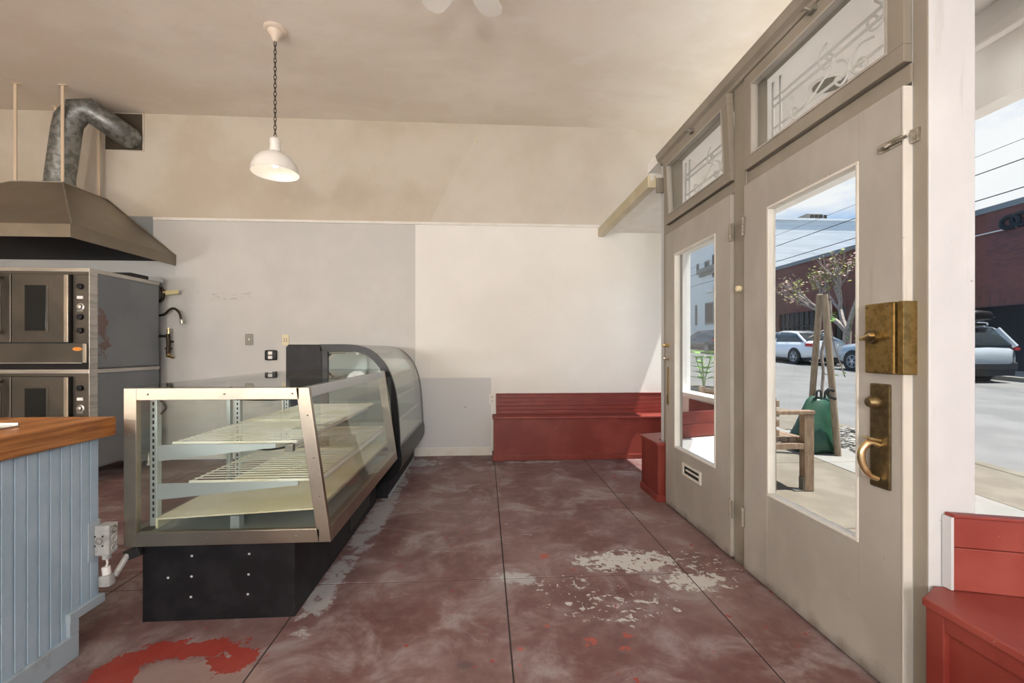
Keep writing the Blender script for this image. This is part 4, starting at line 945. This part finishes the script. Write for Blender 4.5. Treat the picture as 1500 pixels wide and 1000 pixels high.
WB = thing('watering_bag', tb, 'slumped green plastic watering bag around the young tree', 'watering bag')
rings = []
for k, (f, v, uc, hw, dp) in enumerate(((0, 662, 1193, 30, .17), (.06, 655, 1193, 32, .19), (.25, 638, 1190, 31, .18), (.5, 617, 1194, 27, .15), (.75, 597, 1197, 22, .11), (.92, 585, 1199, 18, .07), (1, 580, 1200, 15, .03))):
    c0_ = onY(uc, v, YT); z = gz(YT) + .135 + f * .62; ring_ = []
    hwm = hw / FPX * (YT + .3)
    for q in range(28):
        a = 2 * PI * q / 28; w_ = 1 + .05 * math.sin(5 * a + k) + .03 * math.sin(9 * a + 2 * k)
        ring_.append(Vector((c0_.x + hwm * math.cos(a) * w_, YT + dp * math.sin(a) * w_, z + .012 * math.sin(3 * a + k * 1.3))))
    rings.append(ring_)
MB().loft(rings).build('bag_body', M_['bag'], WB, smooth=True, ang=70)
for u in (1199, 1211): MB().tube(smooth_path([onY(u - 3, 583, YT - .05), onY(u - 2, 573, YT - .05), onY(u + 3, 573, YT - .05), onY(u + 4, 584, YT - .05)]), .012, 6).build('strap_loop', M_['rubber'], WB, smooth=True)
TI = tag(MB().tube(smooth_path([onY(1221, 572, sA0.y - .03), onY(1214, 570, sA0.y - .05), onY(1213, 578, sA0.y - .04), onY(1224, 584, sA0.y - .05)]), .018, 8).build('tree_tie', M_['rubber'], None, origin=onY(1218, 575, sA0.y), smooth=True), 'black rubber tie wrapped on the stake by the green bag', 'tie')

# leafy plant seen through the bay, in a tall pot on the sidewalk
pp_ = onY(1031, 540, 6.4); PL = thing('potted_plant', (pp_.x, 6.4, gz(6.4) + .13), 'bright green leafy plant in a dark pot beyond the bay window', 'plant')
zq = gz(6.4) + .132
MB().lathe([(.13, 0), (.16, .02), (.19, .50), (.205, .52), (.205, .55), (.17, .55), (.17, .50)], (pp_.x, 6.4, zq), 24).build('pot', M_['plate'], PL, smooth=True)
for k in range(5):
    a = k * 1.3; MB().tube(smooth_path([Vector((pp_.x, 6.4, zq + .5)), Vector((pp_.x + .04 * math.cos(a), 6.4 + .04 * math.sin(a), zq + .75)), Vector((pp_.x + .12 * math.cos(a), 6.4 + .12 * math.sin(a), zq + 1.0))]), .007, 6).build('stalk', M_['leaf'], PL, smooth=True)
    for j in range(6):
        z = zq + .66 + j * .075; rr_ = .03 + .09 * (j / 5); b_ = a + j * 2.1
        c0_ = Vector((pp_.x + rr_ * math.cos(a), 6.4 + rr_ * math.sin(a), z)); L_ = .24
        d_ = Vector((math.cos(b_), math.sin(b_), .35)).normalized(); w_ = d_.cross(Vector((0, 0, 1))).normalized()
        MB().add([c0_, c0_ + d_ * L_ * .45 + w_ * .06, c0_ + d_ * L_ - Vector((0, 0, .03)), c0_ + d_ * L_ * .45 - w_ * .06, c0_ + d_ * L_ * .5 - Vector((0, 0, .012))], [(0, 1, 4), (1, 2, 4), (2, 3, 4), (3, 0, 4)]).build('leaf', M_['leaf'], PL)

# ------------------------------------------------------------------ cars (front = +x, then turned uphill)
def car(lab, paint, suv=False):
    Cx = thing('parked_car', (0, 0, 0), lab, 'car'); P = M_[paint]
    L = 4.7 if suv else 4.6; hl = L / 2; zl = .24 if suv else .18
    if suv: ST = [(-hl, .62, .78, .55), (-hl + .06, .80, .98, .35), (-hl + .25, .88, 1.06, .28), (-1.5, .93, 1.08, zl), (-.5, .92, 1.06, zl), (.8, .92, 1.05, zl), (1.15, .92, 1.04, zl), (1.9, .88, .96, zl), (hl - .15, .80, .84, .28), (hl - .03, .68, .70, .34), (hl, .56, .60, .42)]
    else: ST = [(-hl, .60, .80, .50), (-hl + .05, .76, .97, .34), (-hl + .25, .86, 1.02, .26), (-1.5, .90, 1.01, zl), (-.6, .90, .98, zl), (.7, .90, .95, zl), (1.1, .90, .92, zl), (1.8, .86, .84, zl), (hl - .15, .78, .72, .26), (hl - .03, .66, .62, .32), (hl, .54, .54, .38)]
    rings = []
    for x, w, zt_, zb_ in ST:
        h_ = zt_ - zb_
        half = [(0, zb_), (w * .82, zb_), (w * .97, zb_ + h_ * .14), (w, zb_ + h_ * .45), (w * .985, zb_ + h_ * .72), (w * .93, zb_ + h_ * .92), (w * .80, zt_), (0, zt_ + .025)]
        rings.append([Vector((x, a, b)) for a, b in half] + [Vector((x, -a, b)) for a, b in reversed(half[1:-1])])
    MB().loft(rings).build('body', P, Cx, smooth=True, ang=55)
    if suv: GH_ = [(-hl + .10, .74, 1.06, 1.10), (-hl + .42, .72, 1.06, 1.60), (-1.2, .72, 1.06, 1.675), (-.2, .72, 1.06, 1.68), (.35, .70, 1.05, 1.64), (1.25, .72, 1.04, 1.07)]
    else: GH_ = [(-1.95, .70, .99, 1.02), (-1.15, .70, .99, 1.36), (-.6, .69, .98, 1.43), (0.0, .69, .97, 1.43), (.3, .68, .96, 1.38), (1.2, .70, .92, .95)]
    def gh(x, wb, z0, z1, g=0):
        k = min(1, (z1 - z0) / .5); wt = wb * (1 - .16 * k) ; wb2 = .80
        h_ = [(wb2 + g, z0 - .03), ((wb2 + wt) / 2 + .03 + g, (z0 + z1) / 2), (wt - .02 + g, z1 - .06 * k + g), (wt - .14, z1 - .005 + g)]
        return [Vector((x, a, b)) for a, b in h_] + [Vector((x, -a, b)) for a, b in reversed(h_)]
    MB().loft([gh(*q) for q in GH_]).build('windows', M_['carglass'], Cx, smooth=True, ang=50)
    R_ = MB(); rs = GH_[1:-1]
    R_.loft([[p + Vector((0, 0, .0)) for p in gh(*q, .012)[2:6]] + [p - Vector((0, 0, .03)) for p in reversed(gh(*q, .012)[2:6])] for q in rs])
    R_.build('roof', P, Cx, smooth=True, ang=50)
    for s in (0, 1):
        def side(q, i): return gh(*q, .010)[i if s == 0 else 7 - i]
        pl_ = MB()
        pl_.tube([side(GH_[0], 0), side(GH_[1], 2)], .055 if not suv else .09, 6); pl_.tube([side(GH_[-1], 0), side(GH_[-2], 2)], .035, 6)
        mid = GH_[3]; pl_.tube([side(mid, 0), side(mid, 2)], .028, 6)
        if suv: q2 = GH_[2]; pl_.tube([side(q2, 0) + Vector((-.45, 0, 0)), side(q2, 2) + Vector((-.35, 0, 0))], .07, 6)
        pl_.build('pillars', P, Cx, smooth=True)
    r = .35 if suv else .325
    for x in (-1.38, 1.36):
        for s in (-1, 1):
            y = s * (.93 if suv else .905)
            ar = MB().cyl((x, y - s * .10, r + .01), (x, y + s * .004, r + .01), r + .055, 28).build('wheel_arch', M_['rubber'], Cx, smooth=True)
            w_ = MB().lathe([(r * .66, -.1), (r * .93, -.1), (r, -.07), (r, .07), (r * .93, .10), (r * .66, .10)], (x, y - s * .085, r), 28, (0, s, 0)).build('tyre', M_['rubber'], Cx, smooth=True)
            rm_ = MB().cyl((x, y - s * .02, r), (x, y + s * .002, r), r * .64, 24).build('wheel_well', M_['dark'], w_)
            sp = MB()
            for k in range(10):
                a = 2 * PI * k / 10; b_ = a + .14 * (1 if k % 2 else -1)
                sp.tube([(x + .05 * math.cos(a), y + s * .012, r + .05 * math.sin(a)), (x + r * .63 * math.cos(b_), y + s * .006, r + r * .63 * math.sin(b_))], .014, 5)
            sp.tube([(x + r * .64 * math.cos(q * PI / 12), y + s * .008, r + r * .64 * math.sin(q * PI / 12)) for q in range(24)], .012, 5, True)
            sp.cyl((x, y, r), (x, y + s * .018, r), .055, 12); sp.build('rim_spokes', M_['headlamp'], w_, smooth=True)
    for s in (-1, 1):
        zt_ = .98 if suv else .86
        MB().obox((-hl + .17, s * (.80 if not suv else .82), zt_), (.40 if suv else .30, .10, .085 if suv else .13), Matrix.Rotation(s * .28, 3, 'Z')).build('tail_lamp', M_['tail'], Cx, bevel=.02)
        MB().obox((hl - .22, s * .72, .80 if suv else .68), (.34, .12, .10), Matrix.Rotation(-s * .5, 3, 'Z')).build('head_lamp', M_['headlamp'], Cx, bevel=.02)
        MB().obox((.78, s * .99, 1.06 if suv else .99), (.10, .18, .12)).build('door_mirror', P, Cx, bevel=.03)
    MB().obox((hl - .02, 0, .55), (.05, 1.0, .16)).build('grille', M_['blackgloss'], Cx, bevel=.02)
    box(-hl + .04, hl - .05, -.80, .80, zl - .03, zl + .14).build('lower_sill', M_['rubber'], Cx, bevel=.03)
    if suv:
        for s in (-1, 1): MB().tube(smooth_path([Vector((-1.7, s * .58, 1.66)), Vector((-1.6, s * .58, 1.74)), Vector((-.5, s * .58, 1.76)), Vector((.3, s * .58, 1.72)), Vector((.4, s * .58, 1.66))]), .018, 8).build('roof_rail', M_['headlamp'], Cx, smooth=True)
        MB().box(-hl + .0, -hl + .3, -.84, .84, .36, .62).build('bumper_cladding', M_['rubber'], Cx, bevel=.06)
    return Cx
slope = math.atan(SL)
def park(c, x, y):
    c.location = (x, y, gz(y) + .0); c.rotation_euler = (0, -slope, PI / 2)
sed = car('white sedan parked across the street, facing uphill', 'paintwhite'); 
suvc = car('silver-blue crossover with a roof box parked across the street', 'paintgrey', True)
dk = dup(sed); dk['label'] = 'dark blue car parked across the street in front of the white house'
for ch in dk.children:
    if ch.data and ch.data.materials and ch.data.materials[0] == M_['paintwhite']:
        ch.data = ch.data.copy(); ch.data.materials[0] = M_['paintdark']
park(sed, 14.35, 19.95); park(suvc, 14.35, 14.1); park(dk, 14.35, 27.6)
RB = thing('roof_box', (0, 0, 0), 'black roof cargo box on top of the silver-blue crossover', 'cargo box')
rings = []
for x, w, a, b in ((-1.05, .30, .08, .20), (-1.0, .40, .03, .27), (-.6, .44, 0, .33), (.2, .44, 0, .34), (.75, .40, .0, .28), (1.0, .30, .03, .16)):
    hf = [(0, a), (w * .85, a), (w, a + (b - a) * .35), (w * .95, a + (b - a) * .7), (w * .75, b), (0, b + .01)]
    rings.append([Vector((x, p, q)) for p, q in hf] + [Vector((x, -p, q)) for p, q in reversed(hf[1:-1])])
MB().loft(rings).build('shell', M_['blackgloss'], RB, smooth=True, ang=50)
MB().tube([(-1.0, -.435, .11), (-.6, -.445, .11), (.2, -.445, .11), (.75, -.405, .10)], .010, 5).tube([(-1.0, .405, .11), (-.6, .445, .11), (.2, .445, .11), (.75, .405, .10)], .010, 5).build('lid_seam', M_['headlamp'], RB)
MB().box(-.5, -.45, -.5, .5, -.05, 0).box(.4, .45, -.5, .5, -.05, 0).build('crossbars', M_['rubber'], RB)
RB.location = Vector((14.35, 13.0, gz(13.0) + 1.79)); RB.rotation_euler = (0, -slope, PI / 2)

# ------------------------------------------------------------------ buildings across the street
BX = 18.0
BR = thing('brick_building', (BX, 15, .4), 'dark red brick building across the street with steel windows', 'building')
zt = H + .272 * BX - .0
z0b = -.6
def yb_(u, X=BX): return onX(u, 500, X).y
oy0, oy1 = 8.0, yb_(1431) + 1.2        # recessed opening behind the crossover
wy0, wy1 = yb_(1198), yb_(1141)
dy0, dy1 = yb_(1240), yb_(1217)
zw = onX(1170, 457, BX).z; zop = onX(1460, 447, BX).z
# wall as solid pieces around the openings
def bw(y0_, y1_, z0_, z1_, n='wall', m='brick', x0=BX, x1=BX + .5): box(x0, x1, y0_, y1_, z0_, z1_).build(n, M_[m], BR)
bw(-12, oy0, z0b, zt); bw(oy0, oy1, zop + .45, zt); bw(oy1, dy0, z0b, zt); bw(dy0, dy1, zw + .3, zt); bw(dy1, wy0, z0b, zt)
bw(wy0, wy1, zw, zt); bw(wy0, wy1, z0b, zw - 1.6); bw(wy1, 31.5, z0b, zt)
bw(oy0, oy1, zop, zop + .45, 'soldier_course', 'soldier', BX - .02)
bw(-12, 31.5, zt, zt + .22, 'parapet_cap', 'wall' if False else 'cap', BX - .06, BX + .55) if 'cap' in M_ else None
M_['cap'] = mat('grey_parapet_metal', (.16, .18, .19), .5)
bw(-12, 31.5, zt, zt + .2, 'parapet_cap', 'cap', BX - .06, BX + .55)
bw(-12, 31.5, z0b, zt - .3, 'back_mass', 'dark', BX + 2.5, BX + 9)
bw(-12, 31.5, zt - .3, zt - .2, 'flat_roof', 'cap', BX + .5, BX + 9)
n_ = 8
for k in range(n_):
    a, b = wy0 + (wy1 - wy0) * k / n_, wy0 + (wy1 - wy0) * (k + 1) / n_
    wn_ = box(BX + .10, BX + .16, a + .03, b - .03, zw - 1.6, zw).build('window_pane', M_['darkwin'], BR)
    box(BX + .06, BX + .18, a - .03, a + .03, zw - 1.6, zw).build('window_bar', M_['blackgloss'], wn_)
box(BX + .06, BX + .18, wy0, wy1, zw - .82, zw - .76).build('window_bar', M_['blackgloss'], BR)
ds = box(BX + .3, BX + .36, dy0, dy1, z0b, zw + .3).build('entrance_glass', mat('green_tinted_glass', (.03, .055, .05), .12), BR)
for k in range(4):
    a = dy0 + (dy1 - dy0) * k / 3; box(BX + .25, BX + .37, a - .04, a + .04, z0b, zw + .3).build('entrance_bar', M_['blackgloss'], ds)
arc = MB()
ac = (dy0 + dy1) / 2; rad = (dy1 - dy0) / 2
poly = [(ac + rad * math.cos(a), zw - .55 + .8 * math.sin(a)) for a in [PI * q / 16 for q in range(17)]] + [(dy0, zw + .31), (dy1, zw + .31)]
MB().prism(poly, BX - .02, BX + .3, 'x').build('entrance_arch', M_['brick'], BR)
# two dark ring letters high on the brick
for u, v in ((1479.5, 325), (1496, 320)):
    q = onX(u, v, BX - .05); MB().tube([(BX - .05, q.y + .26 * math.cos(a), q.z + .20 * math.sin(a)) for a in [2 * PI * k / 20 for k in range(20)]], .075, 8, True).build('ring_letter', M_['blackgloss'], BR, smooth=True)
# garage interior behind the opening
bw(oy0 - .5, oy1 + .5, z0b, zop + .8, 'garage_back', 'dark', BX + 2.3, BX + 2.45)
# tall siding building behind
YS = 31.7
sx0, sx1 = 20.3, onY(1330, 400, YS).x; sz = onY(1190, 323, YS).z
SB = thing('siding_building', ((sx0 + sx1) / 2, YS + 4, 0), 'tall blue-grey clapboard building behind the brick building', 'building')
box(sx0, sx1, YS, YS + 5, 0, sz).build('wall', M_['siding'], SB)
box(sx0 - .1, sx1 + .1, YS - .1, YS + 5.1, sz, sz + .15).build('roof_edge', M_['siding'], SB)
q0, q1 = onY(1182, 323, YS + 2), onY(1206, 313, YS + 2)
AC = thing('rooftop_unit', ((q0.x + q1.x) / 2, YS + 2.6, sz + .15), 'grey air conditioning unit on the clapboard building roof', 'vent unit')
zz = sz + .15
box(q0.x, q1.x, YS + 2, YS + 3.4, zz, q1.z).build('casing', M_['plate'], AC, bevel=.05)
for k in range(4): box(q0.x + .3 + k * .36, q0.x + .55 + k * .36, YS + 1.96, YS + 2, zz + .15, q1.z - .1).build('louvre', M_['dark'], AC)
MB().cyl((q1.x + .02, YS + 2.5, (zz + q1.z) / 2), (q1.x + .4, YS + 2.5, (zz + q1.z) / 2), .25, 12).build('fan_cowl', M_['plate'], AC, smooth=True)
# white house further up
WX = 17.6
WH = thing('white_house', (WX + 1, 38, .8), 'white stucco house across the street with dark window openings', 'building')
box(WX, WX + 2.5, 32.0, 48.0, .8, 12.5).build('wall', M_['stucco'], WH)
box(WX - .35, WX, 31.95, 35.2, 7.3, 7.7).box(WX - .2, WX, 31.95, 35.2, 7.1, 7.3).build('cornice', M_['plate'], WH, bevel=.03)
def whwin(u0, v0, u1, v1):
    a, b = onX(u0, v0, WX), onX(u1, v1, WX)
    w_ = box(WX - .06, WX + .02, b.y, a.y, min(a.z, b.z), max(a.z, b.z)).build('window_frame', M_['plate'], WH)
    box(WX - .08, WX - .05, b.y + .12, a.y - .12, min(a.z, b.z) + .12, max(a.z, b.z) - .12).build('pane', M_['darkwin'], w_)
whwin(1033, 383, 1039.5, 399); whwin(1021, 387, 1024, 402); whwin(1044, 373, 1052, 404); whwin(1033.5, 444, 1045.5, 474); whwin(1019, 447, 1021.5, 476)
box(WX - .5, WX, onX(1053, 420, WX).y, onX(1041, 420, WX).y, onX(1047, 428, WX).z, onX(1047, 420, WX).z).build('bay_base', M_['stucco'], WH)
# street tree across the road
TT = thing('street_tree', (15.95, 18.6, gz(18.6) + .13), 'bare-limbed street tree with pink and green leaves before brick building', 'tree')
rt = random.Random(11); base = Vector((15.95, 18.6, gz(18.6) + .1)); tips = []
br = MB()
def grow(p, d, L, r, depth):
    q = p + d * L; m_ = (p + q) / 2 + Vector((rt.uniform(-1, 1), rt.uniform(-1, 1), 0)) * L * .06
    br.tube([p, m_, q], [r, r * .85, r * .7], 6)
    if depth == 0: tips.append((q, d)); return
    for k in range(3 if depth > 2 else 2):
        nd = (d + Vector((rt.uniform(-.4, .3), rt.uniform(-.75, .75), rt.uniform(-.15, .5)))).normalized(); grow(q, nd, L * rt.uniform(.62, .85), r * .62, depth - 1)
        if depth <= 2: tips.append((q, nd))
for d in ((-.1, -.45, 1), (.1, .5, 1), (-.3, .85, .9)): grow(base + Vector((0, 0, 1.3)), Vector(d).normalized(), 1.15, .13, 4)
br.tube([base, base + Vector((0, .05, .7)), base + Vector((0, 0, 1.35))], [.2, .17, .16], 10)
br.build('branches', M_['bark'], TT, smooth=True)
lf = MB()
for p_, d_ in tips:
    for _ in range(5):
        c0_ = p_ + Vector((rt.gauss(0, .16), rt.gauss(0, .16), rt.gauss(0, .13))); s_ = rt.uniform(.05, .10)
        R_ = Matrix.Rotation(rt.uniform(0, 6), 3, 'Z') @ Matrix.Rotation(rt.uniform(-1.2, 1.2), 3, 'X')
        lf.add([c0_ + R_ @ Vector(q) * s_ for q in ((-1, 0, 0), (0, -.7, .15), (1, 0, 0), (0, .7, .15))], [(0, 1, 2, 3)])
tag(lf.build('foliage', M_['leafpink'], TT), kind='stuff')
# small shrub by the parked cars
SH = thing('green_shrub', (16.2, 17.3, gz(17.3) + .13), 'bright green shrub on the far sidewalk between parked cars', 'shrub')
MB().tube([(16.2, 17.3, gz(17.3) + .1), (16.2, 17.3, gz(17.3) + 1.2)], .04, 6).build('stem', M_['bark'], SH)
lf = MB()
for _ in range(220):
    c0_ = Vector((16.2 + rt.gauss(0, .35), 17.3 + rt.gauss(0, .35), gz(17.3) + 1.35 + rt.gauss(0, .22))); s_ = rt.uniform(.06, .12)
    R_ = Matrix.Rotation(rt.uniform(0, 6), 3, 'Z') @ Matrix.Rotation(rt.uniform(-1.2, 1.2), 3, 'X')
    lf.add([c0_ + R_ @ Vector(q) * s_ for q in ((-1, 0, 0), (0, -.6, .15), (1, 0, 0), (0, .6, .15))], [(0, 1, 2, 3)])
tag(lf.build('foliage', M_['leaf'], SH), kind='stuff')
# overhead cables on poles far up and down the street
def pole(y, lab):
    p = thing('utility_pole', (15.9, y, gz(y)), lab, 'utility pole')
    MB().tube([(15.9, y, gz(y)), (15.9, y, 9.5)], [.16, .12], 10).build('pole_shaft', M_['stake'], p, smooth=True)
    box(14.9, 16.9, y - .06, y + .06, 8.7, 8.85).build('crossarm', M_['stake'], p)
pole(-22, 'wooden utility pole down the street'); pole(68, 'wooden utility pole up the street')
def cable(ratio, r, m, lab, X=15.5, sag=.0, grp=None):
    pts = []
    for k in range(31):
        y = -22 + 90 * k / 30; pts.append((X, y, H + ratio * X + sag * ((y - 18) / 45) ** 2))
    tag(MB().tube(pts, r, 5).build('overhead_cable', M_[m], None, origin=(X, -22, pts[0][2]), smooth=True), lab, 'cable')
cable(.392, .008, 'wire', 'thin black overhead cable, highest above the street', 15.5, .3)
cable(.355, .016, 'wire', 'thick black overhead cable second from the top', 15.5, .3)
cable(.302, .016, 'wire', 'twisted black overhead cable just above the brick parapet', 15.5, .3)
MB().tube([(BX - .06, -12, H + .231 * BX), (BX - .06, 17.6, H + .231 * BX)], .022, 6).build('pale_conduit', M_['palecable'], BR, smooth=True)
